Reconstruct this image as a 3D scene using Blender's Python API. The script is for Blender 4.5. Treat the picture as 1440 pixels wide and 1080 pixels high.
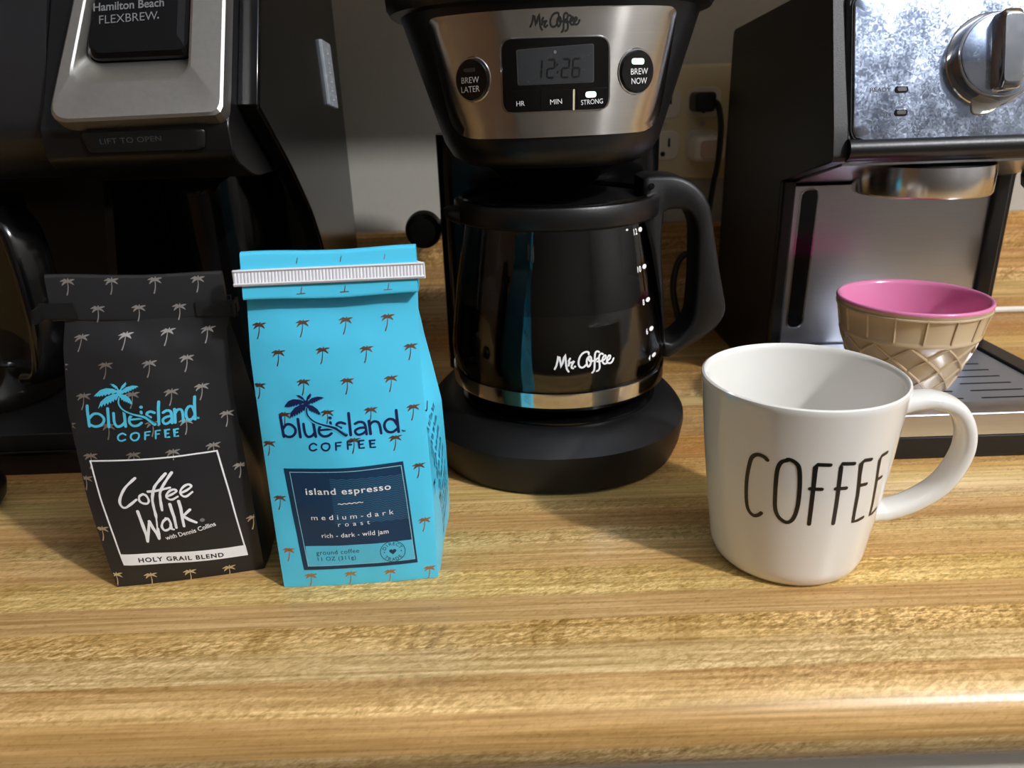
import bpy, bmesh, math, random
from mathutils import Vector, Matrix, noise as mnoise
from mathutils.geometry import tessellate_polygon

for o in list(bpy.data.objects): bpy.data.objects.remove(o)
SC = bpy.context.scene
COL = SC.collection
R = math.radians

# ------------------------------------------------------------------ camera
cam = bpy.data.cameras.new('camera'); camo = bpy.data.objects.new('camera', cam); COL.objects.link(camo)
cam.sensor_fit = 'HORIZONTAL'; cam.sensor_width = 36; cam.lens = 36*1060/1440
cam.clip_start = .01; cam.clip_end = 50
PITCH, ROLL = R(21), R(1.95)
Fv = Vector((0, math.cos(PITCH), -math.sin(PITCH)))
Rv = Vector((1, 0, 0)); Uv = Rv.cross(Fv)
R2 = Rv*math.cos(ROLL)-Uv*math.sin(ROLL); U2 = Uv*math.cos(ROLL)+Rv*math.sin(ROLL)
camo.matrix_world = Matrix(((R2.x, U2.x, -Fv.x, 0), (R2.y, U2.y, -Fv.y, 0), (R2.z, U2.z, -Fv.z, .23), (0, 0, 0, 1)))
cam.dof.use_dof = True; cam.dof.focus_distance = .40; cam.dof.aperture_fstop = 13.0
SC.camera = camo

# ------------------------------------------------------------------ light and exposure
SC.view_settings.view_transform = 'Standard'
SC.view_settings.look = 'None'
SC.view_settings.gamma = 1
SC.view_settings.use_curve_mapping = False
SC.view_settings.exposure = 0.10
W = bpy.data.worlds.new('world'); SC.world = W; W.use_nodes = True
W.node_tree.nodes['Background'].inputs[0].default_value = (.55, .6, .7, 1)
W.node_tree.nodes['Background'].inputs[1].default_value = .02

def lamp(name, loc, watts, radius, col):
    l = bpy.data.lights.new(name, 'POINT'); l.energy = watts; l.shadow_soft_size = radius; l.color = col
    o = bpy.data.objects.new(name, l); o.location = loc; COL.objects.link(o); return o
lamp('ceiling_bulb', (1.33, -.746, 1.52), 120, .05, (1, .975, .955))       # the kitchen ceiling light, front right
lamp('fill_lamp', (-.75, -1.35, 1.6), 3.0, .10, (1, .95, .90))          # weak fill lamp, added further back on the left

# ------------------------------------------------------------------ helpers
def lin(c): return tuple(((x/255/12.92) if x/255 <= .04045 else ((x/255+.055)/1.055)**2.4) for x in c)
MATS = {}
def nodes(name):
    m = bpy.data.materials.new(name); m.use_nodes = True
    nt = m.node_tree; b = nt.nodes['Principled BSDF']; MATS[name] = m
    return m, nt, b
def P(name, rgb, rough=.5, metal=0, bump=0, scale=300, var=.06, spec=.5, rvar=.08, stretch=(1, 1, 1), coat=0, aniso=0, emit=0):
    """procedural plain material: noise-broken colour and roughness, fine bump"""
    m, nt, b = nodes(name); N = nt.nodes; L = nt.links
    tc = N.new('ShaderNodeTexCoord'); mp = N.new('ShaderNodeMapping'); mp.inputs['Scale'].default_value = stretch
    L.new(tc.outputs['Object'], mp.inputs[0])
    nz = N.new('ShaderNodeTexNoise'); nz.inputs['Scale'].default_value = scale; nz.inputs['Detail'].default_value = 4
    L.new(mp.outputs[0], nz.inputs[0])
    c = lin(rgb)
    mx = N.new('ShaderNodeMix'); mx.data_type = 'RGBA'
    mx.inputs[6].default_value = (*[x*(1-var) for x in c], 1); mx.inputs[7].default_value = (*[min(1, x*(1+var)) for x in c], 1)
    L.new(nz.outputs[0], mx.inputs[0]); L.new(mx.outputs[2], b.inputs['Base Color'])
    mr = N.new('ShaderNodeMapRange'); mr.inputs[3].default_value = max(.01, rough-rvar); mr.inputs[4].default_value = min(1, rough+rvar)
    L.new(nz.outputs[0], mr.inputs[0]); L.new(mr.outputs[0], b.inputs['Roughness'])
    b.inputs['Metallic'].default_value = metal; b.inputs['Specular IOR Level'].default_value = spec
    b.inputs['Coat Weight'].default_value = coat; b.inputs['Coat Roughness'].default_value = .08
    if aniso:
        b.inputs['Anisotropic'].default_value = aniso
    if bump:
        bp = N.new('ShaderNodeBump'); bp.inputs['Strength'].default_value = bump; bp.inputs['Distance'].default_value = .0006
        L.new(nz.outputs[0], bp.inputs['Height']); L.new(bp.outputs[0], b.inputs['Normal'])
    if emit:
        b.inputs['Emission Color'].default_value = (*c, 1); b.inputs['Emission Strength'].default_value = emit
    return m

ORG = {}
def _link(o, parent):
    COL.objects.link(o)
    if parent is not None: o.parent = parent
    ORG[o.name] = ORG[parent.name] if parent is not None else Vector(o.location)
    return o
def thing(name, loc, label, cat, group=None):
    o = bpy.data.objects.new(name, None); o.location = loc; o.empty_display_size = .02
    COL.objects.link(o); ORG[o.name] = Vector(loc)
    o['label'] = label; o['category'] = cat
    if group: o['group'] = group
    return o
def obj(name, V, F, mat, parent=None, smooth=35, bevel=0, seg=2, sub=0, uv=None, label=None, kind=None, solid=0):
    org = ORG[parent.name] if parent is not None else Vector((0, 0, 0))
    me = bpy.data.meshes.new(name)
    me.from_pydata([tuple(Vector(v)-org) for v in V], [], F)
    bm = bmesh.new(); bm.from_mesh(me)
    bmesh.ops.recalc_face_normals(bm, faces=bm.faces) if solid >= 0 else None
    bm.to_mesh(me); bm.free()
    if uv:
        ul = me.uv_layers.new(name='UVMap')
        for l in me.loops: ul.data[l.index].uv = uv[l.vertex_index]
    if smooth:
        for p in me.polygons: p.use_smooth = True
        me.set_sharp_from_angle(angle=R(smooth))
    me.materials.append(mat)
    o = bpy.data.objects.new(name, me); _link(o, parent)
    if parent is None: ORG[o.name] = Vector((0, 0, 0))
    if bevel:
        md = o.modifiers.new('bevel', 'BEVEL'); md.width = bevel; md.segments = seg; md.limit_method = 'ANGLE'; md.angle_limit = R(35); md.harden_normals = False
    if sub:
        md = o.modifiers.new('sub', 'SUBSURF'); md.levels = sub; md.render_levels = sub
    if label: o['label'] = label
    if kind: o['kind'] = kind
    return o
def tag(o, label, cat, group=None):
    o['label'] = label; o['category'] = cat
    if group: o['group'] = group
    return o

def box(x0, x1, y0, y1, z0, z1):
    V = [(x, y, z) for z in (z0, z1) for x, y in ((x0, y0), (x1, y0), (x1, y1), (x0, y1))]
    return V, [(3, 2, 1, 0), (4, 5, 6, 7), (0, 1, 5, 4), (1, 2, 6, 5), (2, 3, 7, 6), (3, 0, 4, 7)]
def merge(*parts):
    V, F = [], []
    for v, f in parts:
        n = len(V); V += list(v); F += [tuple(i+n for i in q) for q in f]
    return V, F
def prism(poly, fn, w0, w1):
    n = len(poly); V = [fn(a, b, w0) for a, b in poly]+[fn(a, b, w1) for a, b in poly]
    F = [tuple(range(n))[::-1], tuple(range(n, 2*n))]+[(i, (i+1) % n, n+(i+1) % n, n+i) for i in range(n)]
    return V, F
def loft(rings, cap0=True, cap1=True, closed=True):
    n = len(rings[0]); V = [p for r in rings for p in r]; F = []
    for k in range(len(rings)-1):
        for i in range(n if closed else n-1):
            j = (i+1) % n; F.append((k*n+i, k*n+j, (k+1)*n+j, (k+1)*n+i))
    if cap0: F.append(tuple(range(n))[::-1])
    if cap1: F.append(tuple(range((len(rings)-1)*n, len(rings)*n)))
    return V, F
def lathe(c, prof, n=64, cap0=True, cap1=True):
    return loft([[(c[0]+r*math.cos(2*math.pi*i/n), c[1]+r*math.sin(2*math.pi*i/n), z) for i in range(n)] for r, z in prof], cap0, cap1)
def catmull(pts, sub=5, closed=False):
    P_ = [Vector(p) for p in pts]; out = []
    n = len(P_)
    for i in range(n if closed else n-1):
        p0 = P_[(i-1) % n] if closed or i > 0 else P_[0]*2-P_[1]
        p1 = P_[i]; p2 = P_[(i+1) % n]
        p3 = P_[(i+2) % n] if closed or i+2 < n else P_[-1]*2-P_[-2]
        for k in range(sub):
            t = k/sub
            out.append(.5*((2*p1)+(p2-p0)*t+(2*p0-5*p1+4*p2-p3)*t*t+(3*p1-p0-3*p2+p3)*t**3))
    if not closed: out.append(P_[-1])
    return out
def tube(path, rad, n=12, caps=True, flat=1.0, up=None):
    path = [Vector(p) for p in path]; rings = []; prev = None
    for i, p in enumerate(path):
        t = (path[min(i+1, len(path)-1)]-path[max(i-1, 0)]).normalized()
        if prev is None:
            a = Vector(up) if up else (Vector((0, 0, 1)) if abs(t.z) < .9 else Vector((1, 0, 0)))
        else: a = prev
        u = (a-t*a.dot(t)).normalized(); w = t.cross(u); prev = u
        r = rad[i] if isinstance(rad, (list, tuple)) else rad
        rings.append([p+u*math.cos(2*math.pi*k/n)*r*flat+w*math.sin(2*math.pi*k/n)*r for k in range(n)])
    return loft(rings, caps, caps)
def resample(loop, L):
    out = []
    for p, q in zip(loop, loop[1:]+loop[:1]):
        p, q = Vector(p), Vector(q); n = max(1, math.ceil((q-p).length/L))
        out += [p+(q-p)*k/n for k in range(n)]
    return out
def rounded(poly, r, n=5):
    """2-D polygon with its corners rounded"""
    out = []; m = len(poly)
    rs = r if isinstance(r, (list, tuple)) else [r]*m
    for i in range(m):
        a, b, c = Vector(poly[i-1]), Vector(poly[i]), Vector(poly[(i+1) % m]); rr = rs[i]
        if rr <= 0: out.append(b); continue
        p = b+(a-b).normalized()*rr; q = b+(c-b).normalized()*rr
        for k in range(n+1):
            t = k/n; out.append(p*(1-t)**2+b*2*t*(1-t)+q*t*t)
    return out
def ellipse(c, rx, ry, n=32, a0=0):
    return [Vector((c[0]+rx*math.cos(2*math.pi*i/n+a0), c[1]+ry*math.sin(2*math.pi*i/n+a0))) for i in range(n)]

def on(S, a, b, h):
    e = 1e-4
    p = Vector(S(a, b))
    if not h: return p
    da = Vector(S(a+e, b))-Vector(S(a-e, b)); db = Vector(S(a, b+e))-Vector(S(a, b-e))
    return p+da.cross(db).normalized()*h
def patch(outline, S, h, thick=.001, L=.004, n=8, edge=.0):
    """raised plate lying on the surface S with the given 2-D outline"""
    o = resample([Vector(p) for p in outline], L); c = Vector((0, 0))
    for p in o: c += p
    c /= len(o); m = len(o)
    V = [on(S, p.x, p.y, h-thick) for p in o]
    if edge: V += [on(S, p.x, p.y, h-edge) for p in o]
    fr = [1.0]+[1-(k+1)/n for k in range(n-1)]
    if edge:
        size = sum((p-c).length for p in o)/m; fr[0] = 1-edge/size
        fr = [fr[0]]+[f for f in fr[1:] if f < fr[0]-.01]
    for f in fr: V += [on(S, (c+(p-c)*f).x, (c+(p-c)*f).y, h) for p in o]
    V.append(on(S, c.x, c.y, h)); F = []
    K = len(V)//m
    for k in range(K-1):
        for i in range(m): j = (i+1) % m; F.append((k*m+i, k*m+j, (k+1)*m+j, (k+1)*m+i))
    for i in range(m): F.append(((K-1)*m+i, (K-1)*m+(i+1) % m, len(V)-1))
    return V, F
def frame_strip(outer, inner, S, h):
    """flat band between two loops of equal corner count"""
    o, i_ = [], []
    m = len(outer)
    for k in range(m):
        p, q = Vector(outer[k]), Vector(outer[(k+1) % m]); r, s = Vector(inner[k]), Vector(inner[(k+1) % m])
        n = max(1, math.ceil((q-p).length/.004))
        for t in range(n): o.append(p+(q-p)*t/n); i_.append(r+(s-r)*t/n)
    n = len(o); V = [on(S, p.x, p.y, h) for p in o]+[on(S, p.x, p.y, h) for p in i_]
    return V, [(k, (k+1) % n, n+(k+1) % n, n+k) for k in range(n)]
def ribbon2(pts, w, smooth=True, taper=None, sub=4):
    """2-D stroke -> (verts, faces) with round ends"""
    p = catmull([(*q, 0) for q in pts], sub) if smooth and len(pts) > 2 else [Vector((*q, 0)) for q in pts]
    V, F = [], []
    n = len(p)
    for i in range(n):
        a = p[max(i-1, 0)]; b = p[min(i+1, n-1)]; t = (b-a)
        t = t.normalized() if t.length > 1e-9 else Vector((1, 0, 0))
        d0 = (p[i]-a).normalized() if i else t; d1 = (b-p[i]).normalized() if i < n-1 else t
        nn = Vector((-t.y, t.x, 0)); ww = (taper(i/(n-1)) if taper else w)/2
        k = max(.6, d0.dot(t))
        V += [p[i]+nn*ww/k, p[i]-nn*ww/k]
        if i: F.append((2*i-2, 2*i-1, 2*i+1, 2*i))
    for e, s in ((0, -1), (n-1, 1)):
        b = p[min(e+1, n-1)]-p[max(e-1, 0)]; ang = math.atan2(b.y, b.x)+(0 if s > 0 else math.pi)
        ww = (taper(e/(n-1)) if taper else w)/2
        k0 = len(V); V.append(p[e].copy())
        for k in range(7):
            t = ang-math.pi/2+math.pi*k/6; V.append(p[e]+Vector((math.cos(t), math.sin(t), 0))*ww)
            if k: F.append((k0, k0+k, k0+k+1))
    return [(v.x, v.y) for v in V], F
def poly2(pts):
    tri = tessellate_polygon([[Vector((*p, 0)) for p in pts]])
    return [tuple(p) for p in pts], [tuple(t) for t in tri]
_txt = {}
def text2(body, bold=0, spacing=1.0):
    """lettering as flat triangles, from the built-in font; returns verts, faces, (x0, x1, height of a capital)"""
    key = (body, bold, spacing)
    if key not in _txt:
        cu = bpy.data.curves.new('lettering', 'FONT'); cu.body = body; cu.size = 1; cu.offset = bold; cu.space_character = spacing
        cu.fill_mode = 'FRONT'; cu.resolution_u = 4
        ob = bpy.data.objects.new('lettering', cu); COL.objects.link(ob)
        dg = bpy.context.evaluated_depsgraph_get(); dg.update()
        me = bpy.data.meshes.new_from_object(ob.evaluated_get(dg))
        V = [(v.co.x, v.co.y) for v in me.vertices]; F = [tuple(p.vertices) for p in me.polygons]
        bpy.data.objects.remove(ob); bpy.data.curves.remove(cu); bpy.data.meshes.remove(me)
        _txt[key] = (V, F)
    V, F = _txt[key]
    xs = [v[0] for v in V]; return V, F, min(xs), max(xs)
CAP = .729
def text_fit(body, p0, p1, cap, bold=0, spacing=1.0, mono=None):
    """text running from p0 to p1 (its ends on the baseline), capitals of height cap"""
    V, F, x0, x1 = text2(body, bold, spacing)
    p0, p1 = Vector(p0), Vector(p1); d = p1-p0; sx = d.length/(x1-x0); e = d.normalized(); f = Vector((-e.y, e.x)); sy = cap/CAP
    return [tuple(p0+e*(v[0]-x0)*sx+f*v[1]*sy) for v in V], F
def decal(name, items, S, h, mat, parent, L=.004, label=None, clip=None):
    """flat print lying on S: items are 2-D (verts, faces)"""
    V, F = merge(*items)
    bm = bmesh.new()
    vs = [bm.verts.new((v[0], v[1], 0)) for v in V]
    for f in F:
        if len(set(f)) < 3: continue
        try: bm.faces.new([vs[i] for i in f])
        except ValueError: pass
    bmesh.ops.triangulate(bm, faces=bm.faces)
    for _ in range(4):
        es = [e for e in bm.edges if e.calc_length() > L]
        if not es: break
        bmesh.ops.subdivide_edges(bm, edges=es, cuts=1, use_grid_fill=False)
        bmesh.ops.triangulate(bm, faces=[f for f in bm.faces if len(f.verts) > 3])
    if clip:
        bmesh.ops.delete(bm, geom=[f for f in bm.faces if any(not clip[0] < v.co.x < clip[1] for v in f.verts)], context='FACES')
    bm.verts.index_update()
    V3 = [on(S, v.co.x, v.co.y, h) for v in bm.verts]; F3 = []
    for f in bm.faces:
        i = [v.index for v in f.verts]
        if f.normal.z < 0: i.reverse()
        F3.append(tuple(i))
    bm.free()
    return obj(name, V3, F3, mat, parent, smooth=60, solid=-1, label=label, kind='stuff' if len(items) > 1 else None)
def quad_uv(q, u, v):
    """bilinear point in the quad TL, TR, BR, BL; v down"""
    tl, tr, br, bl = [Vector(p) for p in q]
    return (tl*(1-u)+tr*u)*(1-v)+(bl*(1-u)+br*u)*v

# ---- surfaces the printed marks lie on: S(a, b) -> point; metres along the surface
def lerp_tab(tab, z):
    if z <= tab[0][0]: return tab[0][1]
    for (z0, v0), (z1, v1) in zip(tab, tab[1:]):
        if z <= z1:
            t = (z-z0)/(z1-z0); return v0+(v1-v0)*t
    return tab[-1][1]

class Bag:
    def __init__(s, FL, yaw, W, H, lean, D0, B, eL, eR, back):
        s.FL, s.yaw, s.W, s.H, s.ln, s.D0, s.B, s.eL, s.eR, s.bk = FL, math.radians(yaw), W, H, lean, D0, B, eL, eR, back
        s.noise = None
    def world(s, x, y, z):
        c, n = math.cos(s.yaw), math.sin(s.yaw)
        return (s.FL[0]+c*x-n*y, s.FL[1]+n*x+c*y, z)
    def lean(s, z): return s.ln*max(0, min(1, z/s.H))**1.5
    def depth(s, z): return .006+(s.D0-.006)*(1-max(0, min(1, z/s.H))**2.4)
    def xedge(s, a, z):
        l, r = lerp_tab(s.eL, z), lerp_tab(s.eR, z)
        return l+(a/s.W)*(s.W+r-l)
    def front(s, a, z):
        q = max(0, min(1, a/s.W)); v = max(0, min(1, z/s.H))
        g = s.B*math.sin(math.pi*q)**.8*(.25+.75*math.sin(math.pi*v)**.7)*(1 if v < .85 else (1-v)/.15)
        y = s.lean(z)-g
        if s.noise: y += s.noise(a, z)
        return s.world(s.xedge(a, z), y, z)
    def side(s, t, z, right=True):
        v = max(0, min(1, z/s.H))
        k = lerp_tab(s.bk, z)
        x0 = s.xedge(s.W, z) if right else s.xedge(0, z)
        sg = 1 if right else -1
        x1 = x0+sg*k
        gus = (.002+.026*max(0, (v-.30)/.70)**1.3)*(1-abs(2*t-1))
        y0 = s.lean(z); y1 = s.lean(z)+s.depth(z)
        out = .003*math.sin(math.pi*t)*(1-v)
        return s.world(x0+(x1-x0)*t-sg*gus+sg*out, y0+(y1-y0)*t, z)
    def back(s, q, z):
        k = lerp_tab(s.bk, z)
        xl, xr = s.xedge(0, z)-k, s.xedge(s.W, z)+k
        v = max(0, min(1, z/s.H))
        return s.world(xl+(xr-xl)*q, s.lean(z)+s.depth(z)+.004*math.sin(math.pi*q)*math.sin(math.pi*v), z)

BLUE = Bag((-.1191, .322), 2.94, .0780, .1490, .016, .050, .005,
           [(0, 0), (.05, -.0005), (.12, -.0015), (.149, 0)], [(0, 0), (.05, .0003), (.12, -.001), (.149, 0)],
           [(0, .001), (.012, .006), (.08, .006), (.128, 0), (.149, -.003)])
BLACK = Bag((-.2064, .327), 9.44, .0732, .1420, .016, .048, .005,
            [(0, 0), (.02, -.002), (.05, -.0045), (.096, -.0052), (.125, -.002), (.142, .002)],
            [(0, 0), (.05, -.0005), (.095, -.002), (.128, -.001), (.142, .004)],
            [(0, .001), (.012, .004), (.07, .004), (.12, 0), (.142, -.003)])

class Rev:
    def __init__(s, c, R0, tab): s.c, s.R0, s.tab = c, R0, tab
    def __call__(s, a, z):
        th = a/s.R0; r = lerp_tab(s.tab, z)
        return (s.c[0]+r*math.sin(th), s.c[1]-r*math.cos(th), z)
MUG = Rev((.1417, .3424), .043, [(.010, .0388), (.03, .0412), (.06, .0446), (.0988, .0481)])
GLASS = Rev((.032, .487), .066, [(.0435, .052), (.0455, .060), (.049, .0665), (.0525, .0693), (.0635, .0697), (.070, .0706), (.078, .0708), (.09, .0695), (.115, .0660), (.14, .0618), (.158, .0585), (.166, .0578)])

MC_C = (.029, .50)
def mc_w(z): return .0645+(z-.202)*.318
def mc_ring_y(x, w, d, n=2.4):
    q = min(.999, abs((x-MC_C[0])/w)); return MC_C[1]-d*(1-q**n)**(1/n)
def HEAD(x, z): return (x, mc_ring_y(x, mc_w(z), .092+.02*(.24-z)), z)
ESP_T = math.radians(15)
def ESP(x, t): return (x, .4935+t*math.sin(ESP_T), .1965+t*math.cos(ESP_T))
HB_T = math.radians(30)
def HB(x, t): return (x, .432+t*math.sin(HB_T), .2235+t*math.cos(HB_T))
def HBS(y, z): return (-.139, y, z)
# ---- the printed marks, in metres on those surfaces
MUG_TEXT = [[1,[[-.02731,.07157],[-.02878,.07283],[-.03167,.07304],[-.03408,.07077],[-.03521,.06629],[-.03606,.05949],[-.03637,.05273],[-.03605,.0455],[-.03479,.04105],[-.03219,.03928],[-.02977,.04051],[-.02852,.04208]]],[1,[[-.01917,.07344],[-.02146,.07197],[-.02274,.06795],[-.02294,.06093],[-.0228,.0538],[-.02232,.04662],[-.02044,.04217],[-.01685,.04001],[-.01417,.04226],[-.01292,.04861],[-.01287,.05707],[-.01351,.06575],[-.01442,.07076],[-.01613,.07304],[-.01857,.07401],[-.01959,.07324]]],[0,[[-.00209,.07261],[-.00712,.07274],[-.00783,.07146],[-.00755,.06347],[-.00715,.05285],[-.00673,.04032]]],[0,[[-.00869,.0599],[-.00394,.05983]]],[0,[[.00824,.07254],[.00284,.07305],[.00264,.07138],[.00321,.06218],[.004,.05083],[.00451,.04035]]],[0,[[.00213,.05995],[.00687,.0598]]],[0,[[.01676,.07297],[.0131,.07325],[.01178,.07182],[.01238,.06544],[.01387,.05457],[.01465,.04469],[.01525,.03947],[.01819,.03939],[.02172,.03994]]],[0,[[.01307,.05998],[.01733,.05993]]],[0,[[.02696,.07354],[.02328,.07308],[.02248,.07107],[.02333,.06421],[.02518,.05415],[.02695,.045],[.02741,.03926],[.03034,.03929],[.03391,.0402]]],[0,[[.02421,.05997],[.02779,.06031]]]]
SCRIPT_GLASS = [[0,[[-.00617,.07862],[-.0052,.0807],[-.0045,.08394],[-.0042,.0863],[-.00353,.0857],[-.00301,.08274],[-.00251,.07976],[-.0018,.08212],[-.00108,.08534],[-.00051,.08709],[-.00014,.08472],[8e-05,.08087],[.00046,.07848],[.0014,.07691]]],[1,[[.00232,.08476],[.00162,.08332],[.00187,.08228],[.00144,.08052]]],[1,[[.0016,.08199],[.00351,.08249],[.00434,.08288],[.00321,.08073],[.00305,.07925],[.00386,.07876]]],[0,[[.00478,.07968],[.005,.07979]]],[1,[[.01279,.08647],[.01268,.08766],[.01141,.08808],[.00942,.08738],[.0077,.08516],[.00695,.08226],[.00731,.07986],[.00867,.07886],[.01007,.07933],[.01122,.08041]]],[1,[[.01304,.08526],[.01187,.0839],[.01153,.08157],[.01218,.07927],[.01317,.07961],[.01394,.08161],[.01415,.08396],[.01333,.08523],[.01273,.08411],[.01325,.08243],[.01496,.08223]]],[1,[[.01891,.08708],[.01804,.08764],[.017,.08733],[.01637,.08578],[.01611,.08195],[.01585,.0778],[.01544,.07597],[.01459,.07514]]],[1,[[.0211,.08559],[.02022,.08601],[.01915,.08542],[.01864,.08341],[.01884,.0807],[.0189,.07768],[.0182,.07622],[.01718,.07574]]],[1,[[.01468,.08227],[.01641,.08251],[.01776,.08352]]],[1,[[.01755,.08162],[.01931,.08153],[.02082,.08191]]],[1,[[.02036,.08168],[.02204,.08232],[.02287,.08399],[.02213,.0847],[.02102,.08337],[.02065,.08134],[.02164,.07969],[.02316,.07975]]],[1,[[.02321,.08095],[.02511,.08213],[.02565,.08369],[.02473,.08414],[.02357,.08238],[.02364,.08028],[.025,.07945],[.0266,.08008],[.02764,.082]]]]
SCRIPT_PANEL = [[0,[[.01504,.26073],[.01578,.26206],[.01633,.2642],[.01657,.26577],[.01706,.26533],[.01742,.2633],[.01777,.26126],[.01831,.26281],[.01886,.26495],[.01928,.2661],[.01955,.26448],[.0197,.26187],[.01997,.26024],[.02066,.25917]]],[1,[[.02135,.2644],[.02084,.26345],[.02102,.26274],[.0207,.26157]]],[1,[[.02082,.26256],[.02223,.26282],[.02284,.26306],[.02201,.26164],[.02189,.26065],[.02249,.26029]]],[0,[[.02317,.26089],[.02333,.26095]]],[1,[[.0289,.26537],[.02881,.26617],[.02791,.26645],[.0265,.26599],[.02527,.26452],[.02474,.26258],[.02502,.26095],[.02602,.26025],[.02703,.26056],[.02785,.26128]]],[1,[[.0291,.26455],[.02828,.26363],[.02806,.26206],[.02855,.26051],[.02926,.26075],[.02977,.2621],[.02989,.26368],[.0293,.26453],[.02889,.26378],[.02928,.26264],[.03048,.26253]]],[1,[[.03313,.26586],[.03253,.26622],[.03182,.26598],[.03141,.26493],[.03129,.26235],[.03116,.25956],[.03085,.25839],[.03024,.25784]]],[1,[[.03463,.26493],[.03403,.26518],[.03332,.26475],[.03301,.26339],[.0332,.26157],[.03329,.25956],[.03277,.25861],[.03206,.25827]]],[1,[[.03028,.26255],[.03149,.26273],[.03241,.26345]]],[1,[[.0323,.26216],[.03351,.26215],[.03452,.26245]]],[1,[[.03421,.26228],[.03533,.26278],[.03584,.26392],[.03534,.26437],[.03462,.26344],[.03441,.26206],[.03512,.261],[.03613,.2611]]],[1,[[.03613,.2619],[.03735,.26279],[.03766,.26386],[.03705,.26411],[.03634,.26288],[.03643,.26148],[.03734,.26099],[.03836,.2615],[.03897,.26284]]]]
WALK = [[1,.00131,[[.02411,.06065],[.02173,.05869],[.0189,.05614],[.01655,.05274],[.01488,.04885],[.01508,.04621],[.01656,.04531],[.01933,.04694],[.02258,.04932]]],[1,.00116,[[.02613,.052],[.02427,.05097],[.02376,.04861],[.02509,.04707],[.02706,.04688],[.02795,.04862],[.02729,.05109],[.02581,.05203]]],[1,.00138,[[.03784,.06174],[.03465,.05861],[.03215,.05575],[.03076,.05273],[.02966,.04884],[.02928,.04481],[.02921,.04071],[.02908,.03865]]],[0,.00073,[[.02908,.03865],[.02858,.03494],[.02818,.03244]]],[1,.00138,[[.04066,.06195],[.03793,.05859],[.03531,.05498],[.03377,.05198],[.03307,.04764],[.03261,.04238]]],[0,.00131,[[.02852,.05316],[.03168,.05322],[.03509,.05381],[.03865,.05434]]],[1,.00116,[[.03703,.04996],[.03918,.05087],[.04103,.05201],[.04024,.05312],[.03817,.05261],[.0363,.05046],[.03643,.04863],[.03824,.04777],[.04117,.04917]]],[1,.00116,[[.04349,.05103],[.04597,.05204],[.04787,.05353],[.04676,.05471],[.04468,.05405],[.04283,.05194],[.04292,.04971],[.04469,.04862],[.04784,.05052]]],[0,.00153,[[.02158,.0429],[.02184,.03896],[.0221,.03434],[.02234,.02965],[.02204,.0256]]],[0,.00131,[[.0221,.02581],[.02376,.03122],[.02546,.03695]]],[0,.00153,[[.02546,.03695],[.02627,.03308],[.02727,.02999],[.02771,.02671]]],[0,.00131,[[.02835,.03243],[.02818,.02946],[.02793,.0269]]],[1,.00124,[[.03378,.03766],[.03177,.03624],[.03047,.03345],[.03133,.03121],[.03352,.03178],[.03489,.03415],[.03435,.03717],[.03317,.03795]]],[0,.00124,[[.03472,.03417],[.03468,.03163],[.03563,.03128]]],[0,.00153,[[.03675,.04533],[.03693,.04139],[.03724,.03802],[.03702,.03215]]],[0,.00153,[[.04098,.04656],[.04116,.04243],[.04085,.03749],[.04071,.03265]]],[0,.00145,[[.04494,.0412],[.04134,.03825]]],[0,.00145,[[.04134,.03825],[.04388,.03574],[.04655,.0338]]],[0,.00167,[[.04935,.03457],[.04968,.03455]]]]
WITH = [[.03093,.02566],[.05497,.03038]]
BK_FRAME = [[.0052,.0707],[.06216,.07009],[.06657,.00996],[.00742,.01318]]
BK_BAND = [[.00733,.01975],[.06623,.01613],[.06657,.00996],[.00742,.01318]]
HOLY = [[.01515,.01443],[.05524,.01176]]
BL_OUT = [[.00884,.06587],[.06553,.06647],[.06832,.01065],[.01168,.01059]]
BL_IN = [[.01146,.06422],[.06458,.0647],[.06729,.01278],[.01394,.01268]]
BL_LOW = [[.01409,.02424],[.06634,.02414],[.06729,.01278],[.01394,.01268]]
BL_WAVE = [[.03057,.06079],[.06457,.06007],[.06554,.03567],[.03047,.03659]]
T_ISLAND = [[.01808,.05253],[.05858,.05282]]
T_MED = [[.01914,.03908],[.05879,.03925]]
T_ROAST = [[.03178,.03517],[.04696,.03533]]
T_RICH = [[.02301,.02901],[.0554,.02909]]
T_GROUND = [[.019,.01916],[.0402,.01956]]
T_OZ = [[.01939,.01574],[.03821,.01594]]
T_SQ = [[.03301,.04744],[.0448,.04773]]
STAMP = [[.0566,.01865],[.06309,.01828],[.05709,.02449]]
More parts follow.
